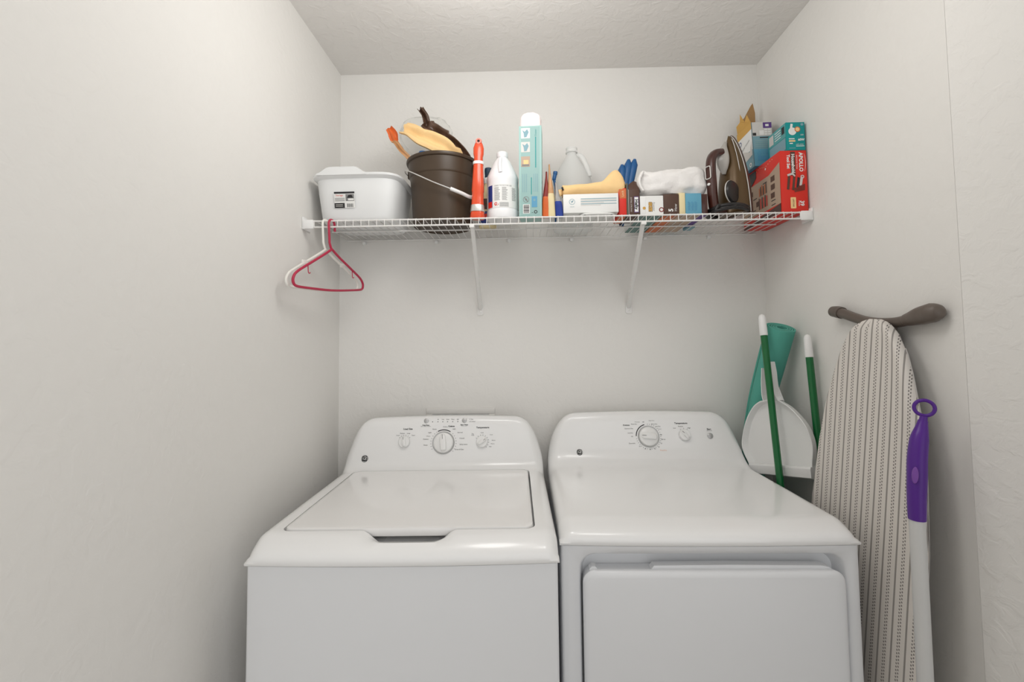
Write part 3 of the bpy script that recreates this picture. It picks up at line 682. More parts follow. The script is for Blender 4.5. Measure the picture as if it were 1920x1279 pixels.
# pouches between teal box and white carton
def pouch(name, label, m, x, y, w, h, d, lean, yaw=0.0, top='peak', grp=None, m2=None, cat='pouch'):
    mb = MB(); loops = []
    for i in range(15):
        t_ = i / 14; z = h * t_
        a = w * (1 if top != 'peak' else (1 - .80 * sstep(.25, 1, t_))); b = d * (math.sin(PI * min(1, (.15 + .85 * (1 - t_)) )) * .6 + .4 * (1 - t_)) + .0012
        loops.append([(p + lean * t_, q + .002 * noise.noise(Vector((p * 80, z * 60, x * 10))), z) for p, q in sell(20, a, b, 3)])
    mb.loft(loops, m)
    if m2: mb.m = [mb.mi(m2) if mb_v_low(mb, f, h * .42) else k for f, k in zip(mb.f, mb.m)]
    o = mb.build(name); return tag(o, label, cat, (x, y, Z0), (0, 0, yaw), grp)
def mb_v_low(mb, f, z): return sum(mb.v[i][2] for i in f) / len(f) < z
pouch('snack_pouch', 'dark red and orange crinkled pouch standing against the tall teal box', 'darkred', .790, -.280, .013, .150, .022, .004, 0, m2='orange')
pouch('snack_pouch', 'slender pointed tan pouch standing right of the dark red pouch', 'tanwrap', .809, -.285, .012, .172, .020, -.006, 0, m2='cream')
pouch('sponge_pouch', 'grey and royal blue pouch standing left of the white carton', 'greypouch', .834, -.278, .014, .115, .020, -.010, 0, m2='bluepouch')
mb = MB(); mb.tube(smooth_path([(0, 0, 0), (.001, 0, .08), (0, 0, .13), (-.003, 0, .148), (.001, 0, .168), (.002, 0, .176)]), [.003] * 12 + [.0045] * 6 + [.0065] * 6 + [.0075] * 6 + [.004], 'bluepl', 12)
tag(mb.build('brush'), 'small blue brush handle upright behind the pouches', 'brush', (.826, -.215, Z0))

# translucent empty jug
cj = thing('plastic_jug', 'empty translucent plastic jug with side handle, behind the white carton', 'jug', (.8985, -.081, Z0))
cj.scale = (1.03, 1.03, 1.03)
mb = MB(); mb.lathe([(.062, 0), (.069, .004), (.071, .012), (.071, .150), (.070, .172), (.064, .195), (.050, .222), (.036, .245), (.024, .266), (.018, .276), (.018, .290)], 'clear', 56, cap=True); mb.build('body', cj)
mb = MB(); mb.lathe([(.0165, .283), (.0215, .284), (.0215, .289), (.019, .291), (.019, .296), (.021, .298), (.021, .302), (.018, .303), (.016, .301)], 'clear', 36, cap=False); mb.build('neck_ring', cj)
mb = MB(); mb.tube(smooth_path([(.020, -.012, .272), (.034, -.022, .262), (.044, -.028, .238), (.052, -.034, .210), (.058, -.036, .186)]), .0085, 'clear', 14); mb.build('handle', cj)

# white tray pouch under the carton, carton, folded cloth
mb = MB(); loops = []
for z, a, b in ((0, .050, .028), (.0015, .056, .031), (.005, .058, .032), (.0075, .052, .029)):
    loops.append([(p + .002 * noise.noise(Vector((p * 60, q * 60, z))), q, z + .0008 * noise.noise(Vector((p * 70, q * 70, 4)))) for p, q in sell(36, a, b, 3.2)])
mb.loft(loops, 'label'); mb.box(-.045, .045, -.026, .024, .0003, .0012, 'ink'); tag(mb.build('flat_pouch'), 'flat white and black pouch pressed under the white carton', 'pouch', (.957, -.275, Z0 ))
wb = thing('carton', 'low white carton with a round blue mark, lying under the yellow cloth', 'box', (.936, -.232, Z0 + .0092), (0, 0, math.radians(-1.5)))
mb = MB(); mb.box(-.088, .088, -.066, .066, 0, .061, 'label', bev=.0008); mb.build('box_body', wb)
mb = MB(); Y_ = -.0665
mb.disc(-.060, .036, .0095, 'greyblue', Y_, 24, r0=.0083); mb.prism([(-.066, .040), (-.061, .038), (-.055, .042), (-.058, .035), (-.064, .031), (-.061, .036)], Y_ - .0003, Y_, 'greyblue'); mb.text('recycle', -.060, .020, .005, 'greyblue', Y_)
for k in range(6): mb.quadf(-.032, .082 - (.04 if k == 3 else 0) - .05 * (k == 5), .044 - k * .0042, .0459 - k * .0042, 'ltgrey' if k % 2 else 'greyblue', Y_)
mb.build('print', wb)
mb = MB(); mb.fn = None; loops = []
zt = Z0 + .0092 + .061
for i in range(27):
    t_ = i / 26; x = .846 + .205 * t_
    zc = zt + .020 + .011 * t_; ry = .028 + .006 * t_; rz = .0185 + .012 * sstep(.45, 1, t_)
    if t_ > .93: k = math.sqrt(max(.05, 1 - ((t_ - .93) / .075) ** 2)); ry *= k; rz *= k
    L = []
    for p, q in sell(30, ry, rz, 2.3):
        z = zc + q + .0025 * noise.noise(Vector((x * 25, p * 40, q * 40)))
        if q > 0: z += .030 * sstep(.6, .84, t_) * (1 - sstep(.86, 1.0, t_)) * (q / rz)
        L.append((x + .003 * noise.noise(Vector((p * 30, q * 30, 1))), -.262 + p, max(z, zt + .0008) if x < 1.02 else max(z, zt - .004)))
    loops.append(L)
cl = thing('cleaning_cloth', 'pale yellow rolled chamois cloth lying on the white carton', 'cloth', (.936, -.262, zt), group='yellow cleaning cloths')
mb.loft(loops, 'yellow'); mb.v = [tuple(Vector(p) - Vector((.936, -.262, zt))) for p in mb.v]; mb.build('roll', cl)
mb = MB(); mb.tube(smooth_path([(-.092, -.006, .016), (-.102, -.014, .010), (-.110, -.018, -.006), (-.114, -.016, -.018)]), [.0105] * 10 + [.009] * 9, 'yellow', 16, cap=False)
mb.tube([(-.094, -.027, .020), (-.088, -.028, .0215)], [.0058, .0058], 'gap', 12); mb.build('rolled_corner', cl)

# blue ribbed gloves / scrubber behind
bg = thing('ribbed_scraper', 'fan-shaped blue ribbed rubber pad standing behind the yellow cloth', 'scraper', (1.064, -.140, Z0), (0, math.radians(7), 0))
for k, (dx, dz, ln, m_) in enumerate(((-.050, .0, .185, 'bluedark'), (-.030, .0, .222, 'bluepl'), (-.009, .0, .243, 'bluepl'), (.012, .0, .246, 'bluepl'))):
    mb = MB(); loops = []
    for i in range(12):
        t_ = i / 11; z = ln * t_; r = .0155 * (1 if t_ < .88 else math.sqrt(max(.12, 1 - ((t_ - .88) / .12) ** 2))) * (.40 + .60 * t_)
        loops.append([(dx * t_ ** .8 + .010 * t_ + p, q, z) for p, q in sell(16, r, r * 1.3, 2.4)])
    mb.loft(loops, m_); mb.build('rib', bg)

# row of small boxes
def boxy(name, label, cat, x0, x1, y0, y1, h, m, prints=None, yaw=0.0, grp=None, base=None):
    cx, cy = (x0 + x1) / 2, (y0 + y1) / 2
    t = thing(name, label, cat, (cx, cy, Z0), (0, 0, yaw), grp)
    hx, hy = (x1 - x0) / 2, (y1 - y0) / 2
    MB().box(-hx, hx, -hy, hy, 0, h, m, bev=.0007).build('box_body', t)
    if prints:
        mb = MB(); prints(mb, hx, h, -hy - .0004); mb.build('print', t)
    if base: MB().box(-hx * .97, hx * .97, -hy * .98, hy * .98, -.0006, .0002, base).build('bottom_panel', t)
    return t
G = 'cartons under the white towel'
def pr_red(mb, hx, h, y):
    mb.quadf(-hx * .9, hx * .9, h * .62, h * .97, 'orangebox', y); mb.text('Lock', 0, h * .80, .010, 'cream', y - .0004, rot=PI / 2)
boxy('carton', 'narrow bright red carton right of the white carton', 'box', 1.0265, 1.0495, -.292, -.185, .088, 'redink', pr_red, grp=G, base='orangebox')
boxy('carton', 'very thin olive carton wedged between the red and dark brown cartons', 'box', 1.0505, 1.0550, -.292, -.185, .105, 'olive', grp=G)
def pr_hefty(mb, hx, h, y):
    mb.quadf(.000, .0145, .008, .060, 'purplebox', y - .0003); mb.quadf(.0013, .0132, .010, .058, 'label', y - .0006); mb.text('Hefty', .0070, .034, .0150, 'ink', y - .0009, rot=-PI / 2, bold=.0005)
    mb.text('EXTRA STRONG', -.0095, .034, .0065, 'ltgrey', y - .0003, rot=-PI / 2); mb.quadf(-hx, -hx + .0012, 0, h, 'ltgrey', y - .0003)
hb = boxy('carton', 'dark brown trash bag carton with a torn open top, left of the towel', 'box', 1.0560, 1.0920, -.292, -.185, .083, 'hefty', pr_hefty, grp=G)
mb = MB(); mb.add([(-.0175, -.053, .083), (.0175, -.053, .083), (.020, -.050, .105), (.004, -.035, .118), (-.016, -.045, .102)], [[0, 1, 2, 3, 4]], 'hefty', False)
mb.add([(.0175, -.053, .083), (.017, .03, .083), (.020, .03, .100), (.022, -.02, .116), (.020, -.050, .104)], [[0, 1, 2, 3, 4]], 'ltgrey', False); mb.build('torn_flap', hb)
def pr_a(mb, hx, h, y):
    mb.quadf(-hx + .018, hx, .0, h, 'beige', y); mb.quadf(-hx + .018, hx, .0, h, 'label', y - .0002); mb.disc(-hx + .013, .022, .005, 'yellowcard', y - .0003, 12)
    mb.text('SKEE', -hx + .032, .026, .014, 'yellowcard', y - .0005, rot=-PI / 2, bold=.0008); mb.text('SKEE', -hx + .0325, .026, .014, 'ink', y - .0004, rot=-PI / 2, bold=.0016)
    mb.text('freezer', -hx + .044, .026, .010, 'ink2', y - .0005, rot=-PI / 2); mb.disc(hx - .006, .016, .008, 'darkred', y - .0006, 18, r0=.005)
boxy('carton', 'pale carton with stacked yellow lettering beneath the towel', 'box', 1.0935, 1.1675, -.290, -.045, .062, 'label', pr_a, grp=G, base='greenbox')
def pr_b(mb, hx, h, y):
    mb.text('5', -.001, .014, .020, 'label', y - .0004, rot=PI / 2, bold=.0008); mb.text('How', .014, .022, .012, 'label', y - .0004, rot=PI / 2)
boxy('carton', 'dark brown carton marked 5 beneath the towel', 'box', 1.1685, 1.2180, -.290, -.045, .066, 'hefty', pr_b, grp=G, base='orangebox')
boxy('carton', 'narrow cream yellow carton beneath the towel', 'box', 1.2190, 1.2380, -.290, -.045, .070, 'cream', grp=G, base='beige')
def pr_d(mb, hx, h, y):
    for k in range(3): mb.text('WRAP', -.014 + k * .011, .026, .0105, 'skyblue', y - .0004, rot=PI / 2, bold=.0004)
boxy('carton', 'light blue carton with vertical lettering beneath the towel', 'box', 1.2390, 1.2900, -.290, -.045, .068, 'bluebox', pr_d, grp=G, base='beige')
boxy('carton', 'dark maroon carton left of the clothes iron', 'box', 1.2910, 1.3110, -.286, -.12, .066, 'maroon', grp=G, base='purplebox')
boxy('carton', 'small pale teal carton just behind the maroon carton', 'box', 1.306, 1.333, -.112, -.06, .100, 'greyblue', grp=G)

# white towel bundle
mb = MB(); loops = []
tz = Z0 + .0715
for i in range(41):
    t_ = i / 40; x = 1.096 + .235 * t_
    e_ = min(1, math.sqrt(max(.0, 1 - (1 - min(1, t_ / .06)) ** 2)) * .5 + .5) * (math.sqrt(max(.0015, 1 - max(0, (t_ - .80) / .202) ** 2)))
    ry = (.052 + .006 * math.sin(t_ * 5)) * e_; rz = (.040 + .018 * t_) * e_; zc = tz + .036 + .008 * t_
    L = []
    for j, (p, q) in enumerate(sell(64, ry, rz, 2.5)):
        a = 2 * PI * j / 64
        nn = .006 * noise.noise(Vector((x * 22, math.cos(a) * 2.0, math.sin(a) * 2.0))) + .0022 * noise.noise(Vector((x * 70, math.cos(a) * 5, math.sin(a) * 5))) + .003 * math.sin(a * 3 + x * 40) * sstep(.5, 1, t_)
        y = -.235 + p + nn * math.cos(a); z = zc + q + nn * math.sin(a)
        z = z + .008 * math.exp(-((t_ - .03) / .06) ** 2)
        L.append((x + .008 * q / rz * (1 - t_) - .004, y, max(z, tz + .0005 - (.012 if y < -.2935 else 0))))
    loops.append(L)
tw = thing('towel', 'bunched white towel lying on the row of cartons', 'towel', (1.21, -.235, tz))
mb.loft(loops, 'towel'); mb.v = [tuple(Vector(p) - Vector((1.21, -.235, tz))) for p in mb.v]; mb.build('bundle', tw)
mb = MB(); loops = []
for i in range(9):
    t_ = i / 8; loops.append([(-.106 - .012 * math.sin(PI * t_) + p, -.045 + .004 * t_ + q, .068 - .062 * t_) for p, q in sell(16, .006, .022, 3)])
mb.loft(loops, 'towel'); mb.build('folded_edge', tw)

# clothes iron standing on its heel
ir = thing('clothes_iron', 'brown and gold clothes iron standing on its heel, left of the red tool box', 'iron', (1.402, -.235, Z0 + .0045), (0, math.radians(-3), math.radians(28)))
def tear(t): return .056 * (1 - t ** 2.3) ** .75 if t < 1 else 0.0005
HH = .268
def ring_iron(t, xs, xb, k, n=20):
    # half-teardrop cross-section: flat at sole (x=xs), domed towards handle (x=xb)
    w_ = max(.0012, tear(t) * k); out = []
    for j in range(n):
        a = -PI / 2 + PI * j / (n - 1); out.append((xs + (xb - xs) * math.cos(a) ** .8, w_ * math.sin(a)))
    return out
mb = MB(); loops = []
for i in range(30):
    t_ = i / 29; z = .006 + HH * t_
    loops.append([(x, y, z) for x, y in ring_iron(t_, .036, .036 - (.062 * (1 - .75 * t_ ** 1.3)), .93)])
mb.loft(loops, 'gold'); mb.build('body', ir)
mb = MB(); loops = []
for x, k in ((.035, .97), (.037, 1.0), (.043, 1.0), (.045, .96)):
    o_ = [(tear(i / 40) * k, .004 + (HH + .006) * (i / 40)) for i in range(41)]
    loops.append([(x, a, b) for a, b in o_] + [(x, -a, b) for a, b in reversed(o_)])
mb.loft(loops, 'maroon'); mb.build('skirt', ir)
mb = MB(); loops = []
for x, k in ((.045, .95), (.049, .94)):
    o_ = [(tear(i / 40) * k, .008 + (HH - .006) * (i / 40)) for i in range(41)]
    loops.append([(x, a, b) for a, b in o_] + [(x, -a, b) for a, b in reversed(o_)])
mb.loft(loops, 'sole'); mb.build('soleplate', ir)
mb = MB()
for sg in (-1, 1): mb.tube([(.0345, sg * (tear(i / 30) * .965 + .0004), .006 + HH * i / 30) for i in range(31)], .0015, 'ltgrey', 6)
for sg in (-1, 1): mb.tube([(.010 + .010 * i / 20, sg * tear(i / 20 * .9) * .80, .010 + HH * .93 * i / 20) for i in range(21)], .0012, 'ltgrey', 6)
mb.build('trim_line', ir)
mb = MB(); loops = []
for i in range(16):
    t_ = .50 + .42 * i / 15; z = .006 + HH * t_; r0_ = .036 - .062 * (1 - .75 * t_ ** 1.3); s_ = math.sin(PI * (i + .6) / 16.2)
    loops.append([(r0_ - .004 - .024 * s_ + .022 * (abs(y) / .06) + dx, y * .62, z) for dx, y in [(q * (.5 + .5 * s_), p * max(.15, s_)) for p, q in sell(16, tear(t_), .012, 2.2)]])
mb.loft(loops, 'tank'); mb.build('water_tank', ir)
mb = MB()
hp = smooth_path([(-.030, 0, .012), (-.064, 0, .016), (-.073, 0, .040), (-.074, 0, .100), (-.074, 0, .150), (-.068, 0, .184), (-.050, 0, .205), (-.022, 0, .212)])
loops = []
for i, p in enumerate(hp):
    a = hp[max(0, i - 1)]; b = hp[min(len(hp) - 1, i + 1)]; t_ = (b - a).normalized(); nx = Vector((t_.z, 0, -t_.x))
    loops.append([tuple(p + nx * u + Vector((0, v, 0))) for u, v in sell(18, .0125, .016, 2.6)])
mb.loft(loops, 'maroon'); hn = mb.build('handle', ir)
mb = MB(); mb.tube([(-.0885, y, z) for y, z in [(a, b) for a, b in rrect(-.010, .010, .118, .158, .005, 4)]], .0018, 'ltgrey', 8, closed=True); mb.build('control_frame', hn)
mb = MB(); loops = [[(x, p, .100 + q) for p, q in sell(20, .0055 * k, .0042 * k, 2)] for x, k in ((-.086, 1), (-.0892, 1), (-.090, .7))]; mb.loft(loops, 'label'); mb.disc(0, 0, .001, 'redink'); mb.build('badge', hn)
mb = MB(); mb.T = Matrix.Translation((-.026, -.030, .070)) @ Matrix.Rotation(math.radians(48), 4, 'Z') @ Matrix.Rotation(math.radians(90), 4, 'X') @ Matrix.Rotation(math.radians(-40), 4, 'Y')
mb.lathe([(.036, 0), (.037, .004), (.033, .012), (.028, .014), (.001, .014)], 'black', 40); mb.lathe([(.0375, .002), (.0385, .004), (.0375, .006)], 'ltgrey', 40, cap=False); mb.build('temperature_dial', ir)
cordpts = []
for k in range(60):
    a = 2 * PI * 1.9 * k / 59 + .4; cordpts.append((-.010 + .068 * math.cos(a), .068 * math.sin(a) * .85, .008 + .016 * k / 59 + .003 * math.sin(a * 2)))
mb = MB(); mb.tube(cordpts, .0068, 'black', 10)
mb.tube(smooth_path([(-.078, -.02, .012), (-.092, -.035, .022), (-.100, -.030, .006), (-.086, -.045, .007), (-.05, -.066, .014)]), .005, 'black', 10); mb.build('power_cord', ir)

# red tool set box on the right
X0a, X1a = 1.5405, 1.6235
ap = thing('tool_set_box', 'red boxed tool set standing against the right wall, below the light bulb box', 'box', ((X0a + X1a) / 2, -.168, Z0))
hx, hy, hh = (X1a - X0a) / 2, .130, .198
MB().box(-hx, hx, -hy, hy, 0, hh, 'redink', bev=.0008).build('carton', ap)
mb = MB(); Y_ = -hy - .0005
mb.text('APOLLO', hx - .018, hh - .038, .0165, 'label', Y_, rot=-PI / 2, bold=.0006); mb.text('PRECISION TOOLS', hx - .031, hh - .038, .0055, 'label', Y_, rot=-PI / 2)
for k in range(16):
    a0_, a1_ = -1.25 + 2.5 * k / 16, -1.25 + 2.5 * (k + 1) / 16
    e_ = lambda a_, w_: (hx - .0105 + .0075 * math.cos(a_) - w_, hh - .039 + .031 * math.sin(a_))
    mb.poly([e_(a0_, 0), e_(a1_, 0), e_(a1_, .0012 * math.cos(a1_)), e_(a0_, .0012 * math.cos(a0_))], 'label', Y_)
mb.text('Household', hx - .043, hh - .042, .0140, 'label', Y_, rot=-PI / 2, bold=.0005); mb.text('Tool Set', hx - .058, hh - .036, .0130, 'label', Y_, rot=-PI / 2, bold=.0005)
mb.quadf(hx - .0505, hx - .0355, hh - .082, hh - .004, 'toolpic', Y_ + .0002)
for k, (x_, z_, ln, m_) in enumerate(((-.020, .072, .045, 'toolpic'), (-.011, .076, .040, 'redink'), (-.004, .070, .046, 'toolpic'), (.010, .078, .034, 'ink'), (.020, .084, .030, 'ltgrey'))):
    mb.prism([(x_ - .004, z_), (x_ + .003, z_ - .002), (x_ + .008, z_ + ln - .004), (x_ + .001, z_ + ln)], Y_ - .0006, Y_ - .0002, m_)
mb.prism([(-.022, .120), (-.004, .126), (.004, .116), (.002, .112), (-.006, .119), (-.020, .114)], Y_ - .0009, Y_ - .0006, 'ltgrey')
for k in range(7): mb.prism([(.000 + k * .0048, .062 + .001 * k), (.0028 + k * .0048, .062 + .001 * k), (.0040 + k * .0048, .076 + .002 * k), (.0012 + k * .0048, .077 + .002 * k)], Y_ - .0009, Y_ - .0006, 'toolpic')
mb.disc(.026, .112, .006, 'ltgrey', Y_ - .0004, 14, r0=.003)
mb.prism(rrect(-.014, .003, .010, .046, .002, 2), Y_ - .0004, Y_ - .0002, 'yellow'); mb.text('LIFETIME', -.0055, .028, .0068, 'toolpic', Y_ - .0008, rot=-PI / 2)
mb.text('39', .022, .026, .017, 'label', Y_ - .0004, rot=-PI / 2, bold=.0006); mb.text('Piece', .013, .026, .008, 'label', Y_ - .0004, rot=-PI / 2)
mb.build('front_print', ap)
mb = MB(); mb.T = Matrix.Rotation(-PI / 2, 4, 'Z'); Y_ = -hx - .0005      # left side face: x along +/-depth
# in this frame x=-hy is the back of the box, x=+hy the front
mb.quadf(-hy + .002, hy - .004, .030, hh - .055, 'beige', Y_)
mb.prism([(hy - .004, hh - .055), (hy - .004, hh - .035), (hy - .07, hh - .055)], Y_ - .0003, Y_ + .0001, 'beige')
mb.prism([(-hy + .002, .0), (hy - .004, .0), (hy - .004, .030), (-hy + .002, .006)], Y_ - .0003, Y_ + .0001, 'maroon')
mb.prism([(-hy + .006, hh - .060), (-hy + .060, hh - .060), (-hy + .105, hh - .034), (-hy + .105, hh - .008), (-hy + .03, hh - .004), (-hy + .006, hh - .018)], Y_ - .0008, Y_ - .0003, 'black')
for (a, b) in ((.07, .115), (.07, .088), (.068, .060), (-.075, .105), (-.03, .06)): mb.quadf(a, a + .024, b, b + .018, 'toolpic', Y_ - .0005)
for (a, b) in ((.07, .050), (.07, .036), (-.06, .05), (-.09, .07), (-.05, .090), (-.095, .040), (.02, .125)): mb.quadf(a, a + .026, b, b + .003, 'ink', Y_ - .0005)
for k in range(6):
    mb.quadf(-.012 + k * .010, -.005 + k * .010, .045, .085 - .004 * (k % 2), 'redink' if k % 2 else 'toolpic', Y_ - .0006)
    mb.quadf(-.008 + k * .009, -.002 + k * .009, .090, .120 + .003 * (k % 3), 'toolpic' if k % 2 else 'orangebox', Y_ - .0006)
for k in range(9): mb.disc(-.02 + k * .013, hh - .014 + .004 * math.sin(k), .0016, 'cream', Y_ - .0005, 8)
mb.disc(.04, hh - .026, .004, 'label', Y_ - .0005, 10)
mb.build('side_print', ap)

# teal light bulb box on top
lb = thing('light_bulb_box', 'small teal light bulb box lying on top of the red tool set box', 'box', (1.5935, -.242, Z0 + hh + .0012), (0, 0, 0))
hx2, hy2, h2 = .0295, .055, .092
MB().box(-hx2, hx2, -hy2, hy2, 0, h2, 'tealdark', bev=.0008).build('carton', lb)
mb = MB(); Y_ = -hy2 - .0005
mb.disc(-.010, .062, .0125, 'label', Y_, 24); mb.prism([(-.018, .068), (-.010, .072), (-.008, .086), (-.015, .087)], Y_ - .0002, Y_, 'label'); mb.disc(.006, .068, .009, 'orangebox', Y_ - .0004, 20); mb.disc(.006, .068, .0065, 'yellow', Y_ - .0007, 20)
mb.disc(.021, .084, .0045, 'greyblue', Y_, 16); mb.text('LED', .020, .050, .006, 'label', Y_); mb.text('60W', .017, .034, .010, 'label', Y_, bold=.0004); mb.quadf(-.022, -.002, .028, .033, 'yellow', Y_); mb.quadf(-.022, -.004, .036, .039, 'label', Y_); mb.quadf(-.020, -.010, .021, .024, 'label', Y_)
mb.quadf(.000, .026, .0125, .0145, 'label', Y_); mb.quadf(-.022, -.002, .006, .008, 'greyblue', Y_); mb.text('soft white', .012, .019, .006, 'label', Y_)
mb.T = Matrix.Rotation(-PI / 2, 4, 'Z'); Y_ = -hx2 - .0005
mb.quadf(-.048, .050, .006, .044, 'greyblue', Y_); mb.quadf(-.050, .052, .046, .090, 'tealmid', Y_); mb.quadf(-.048, -.020, .052, .084, 'ltgrey', Y_ - .0004); mb.quadf(.030, .046, .060, .084, 'ink', Y_ - .0004)
for k in range(4): mb.quadf(-.012, .024, .056 + k * .008, .0585 + k * .008, 'label', Y_ - .0004)
mb.build('print', lb)

# tall opened box behind
tbx = thing('opened_box', 'tall light blue box with torn cardboard flaps, standing behind the teal light bulb box', 'box', (1.560, -.110, Z0 + hh + .0016), (0, math.radians(-2.0), math.radians(2)))
hx3, hy3, h3 = .036, .052, .158
mb = MB()
for a in ((-hx3, hx3, -hy3, -hy3 + .0015), (-hx3, hx3, hy3 - .0015, hy3), (-hx3, -hx3 + .0015, -hy3, hy3), (hx3 - .0015, hx3, -hy3, hy3)): mb.box(*a, 0, h3, 'greyblue')
mb.box(-hx3, hx3, -hy3, hy3, 0, .002, 'skyblue'); mb.build('carton', tbx)
mb = MB(); Y_ = -hy3 - .0005
mb.quadf(-hx3 + .001, hx3 - .001, .108, h3, 'ltgrey', Y_); mb.quadf(.004, hx3 - .002, .136, h3 - .002, 'purplebox', Y_ - .0003); mb.quadf(.012, .024, .142, .150, 'label', Y_ - .0006); mb.quadf(-hx3 + .002, -hx3 + .014, .110, .120, 'ink', Y_ - .0003); mb.quadf(-.010, .006, .112, .128, 'label', Y_ - .0003)
for k in range(6): mb.quadf(.008 + (k % 2) * .012, .018 + (k % 2) * .012, .112 + (k // 2) * .008, .117 + (k // 2) * .008, 'label', Y_ - .0004)
mb.quadf(-.010, hx3 - .002, .101, .1045, 'ink', Y_)
for k in range(4): mb.quadf(-.028, .024, .070 + k * .007, .0715 + k * .007, 'teal', Y_)
mb.quadf(-hx3 + .002, hx3 - .002, .002, .062, 'bluebox', Y_ + .0002); mb.disc(-.016, .046, .007, 'skyblue', Y_ - .0004, 16, r0=.005); mb.text('6 Pack', .012, .046, .011, 'skyblue', Y_ - .0004); mb.quadf(-.022, .026, .020, .038, 'skyblue', Y_ - .0004)
mb.quadf(.006, .030, .004, .018, 'label', Y_ - .0004)
for k in range(6): mb.quadf(.009 + k * .003, .0105 + k * .003, .005, .016, 'ink', Y_ - .0007)
mb.T = Matrix.Rotation(-PI / 2, 4, 'Z'); Y_ = -hx3 - .0005
mb.quadf(-hy3 + .002, hy3 - .002, .064, h3 - .022, 'label', Y_); mb.prism([(-hy3 + .002, h3 - .03), (hy3 - .002, h3 - .022), (hy3 - .002, h3), (-hy3 + .002, h3)], Y_ - .0003, Y_, 'yellowcard')
mb.disc(-.030, .112, .009, 'blueink', Y_ - .0004, 16, r0=.006); mb.text('facial tissues', .006, .094, .012, 'ink2', Y_ - .0004, rot=.35); mb.prism([(-hy3 + .004, .05), (-.01, .075), (.03, .06), (.046, .095), (.046, .045), (0, .035)], Y_ - .0004, Y_ - .0001, 'ltgrey')
mb.disc(.030, .014, .008, 'label', Y_ - .0004, 14, r0=.004); mb.build('print', tbx)
mb = MB(); zf = h3 - .001
def flap(pts, m_): mb.add(pts + [(p[0] + .0015, p[1] + .0015, p[2]) for p in pts], [list(range(len(pts))), list(range(len(pts), 2 * len(pts)))[::-1]] + [[j, (j + 1) % len(pts), (j + 1) % len(pts) + len(pts), j + len(pts)] for j in range(len(pts))], m_, False)
flap([(-.008, hy3 - .002, zf), (hx3 - .002, hy3 - .002, zf), (hx3 + .002, hy3, zf + .085), (hx3 - .004, hy3, zf + .122), (.024, hy3, zf + .112), (.019, hy3, zf + .104), (.008, hy3, zf + .086), (-.004, hy3, zf + .066), (-.020, hy3, zf + .052), (-.024, hy3, zf)], 'card')
flap([(hx3 - .002, -hy3 + .002, zf), (hx3 - .002, hy3 - .002, zf), (hx3 + .006, hy3 - .004, zf + .045), (hx3 + .005, 0, zf + .024), (hx3 + .002, -hy3 + .01, zf + .006)], 'card')
flap([(-hx3 + .001, hy3 - .003, zf), (-hx3 + .001, -hy3 + .002, zf), (-hx3 - .003, -hy3 + .004, zf + .010), (-hx3 - .002, -.03, zf + .040), (-hx3 - .003, -.015, zf + .020), (-hx3 - .004, .012, zf + .062), (-hx3 - .002, .02, zf + .036), (-hx3 - .003, .045, zf + .030)], 'yellowcard')
mb.build('torn_flaps', tbx)

# ---------------------------------------------------------------- right gap: ironing board
ib = thing('ironing_board', 'tall ironing board with a grey striped cover, stood on end against the right wall', 'ironing board', (1.498, -.512, 0), (0, 0, 0))
# board frame: local Y across the board, local Z up, -X the padded face; leans to the wall
TB = Matrix.Rotation(math.radians(2.0), 4, 'Z') @ Matrix.Rotation(math.radians(3.1), 4, 'Y') @ Matrix.Rotation(math.radians(4.2), 4, 'X')
def halfw(d):   # d = distance below nose
    L_ = [(0, .010), (.005, .028), (.014, .045), (.035, .068), (.075, .092), (.125, .112), (.23, .145), (.34, .164), (.50, .180), (.78, .188), (1.30, .188), (1.36, .182), (1.375, .17)]
    for (a, b), (c, d_) in zip(L_, L_[1:]):
        if d <= c: t_ = (d - a) / (c - a); return b + (d_ - b) * t_
    return L_[-1][1]
NZ = 1.438
ds = [0, .003, .006, .012, .018, .026, .035, .05, .065, .08, .1, .12] + [.14 + .04 * k for k in range(31)] + [1.375]
mb = MB(); mb.T = TB; loops = []
xr = (0, -.004, -.0095, -.0135, -.015)
prof = [(.010, .96), (.004, 1.0), (-.004, 1.0), (-.010, .985), (-.0135, .955), (-.015, .90)]
for d in ds:
    h = halfw(d); L = []
    tilt = .0
    e = 1 if d > .03 else sstep(-.02, .03, d)
    row = []
    for x, k in prof: row.append((x * (e if x < 0 else 1), -h * k))
    for s_ in [-.84 + .07 * k for k in range(25)]: row.append((-.015 * e, h * s_))
    for x, k in reversed(prof): row.append((x * (e if x < 0 else 1), h * k))
    loops.append([(x, y, NZ - d) for x, y in row])
mb.loft(loops, 'stripes')
inv = TB.inverted()
def buv(p):
    q = inv @ Vector(p); d = NZ - q.z; h = halfw(max(0, min(1.375, d)))
    s_ = abs(q.y) / max(h, .01); y = q.y * (1 + (.28 * (1 - h / .188) * sstep(.2, 1, s_) if q.y < 0 else 0))
    y += math.copysign(max(0, q.x + .015), q.y)
    return (y + .0062 + .5, q.z)
mb.uv = buv
mb.build('cover', ib)
mb = MB(); mb.T = TB; loops = []
for d in ds[8:-1]:
    h = halfw(d) - .006; loops.append([(.011, -h, NZ - d), (.017, -h * .97, NZ - d), (.017, h * .97, NZ - d), (.011, h, NZ - d)])
mb.loft(loops, 'ltgrey', smooth=False); mb.build('top_frame', ib)
mb = MB()
W2L = Vector((1.498, -.512, 0))
fw = [(1.610, -.418, 1.463), (1.609, -.455, 1.456), (1.609, -.500, 1.442), (1.609, -.545, 1.430), (1.609, -.595, 1.423), (1.609, -.645, 1.422), (1.609, -.695, 1.429), (1.609, -.735, 1.437)]
foot = smooth_path([tuple(Vector(p) - W2L) for p in fw], 6)
mb.tube(foot, [.0125 + .003 * abs(i / (len(foot) - 1) * 2 - 1) ** 3 for i in range(len(foot))], 'taupe', 16)
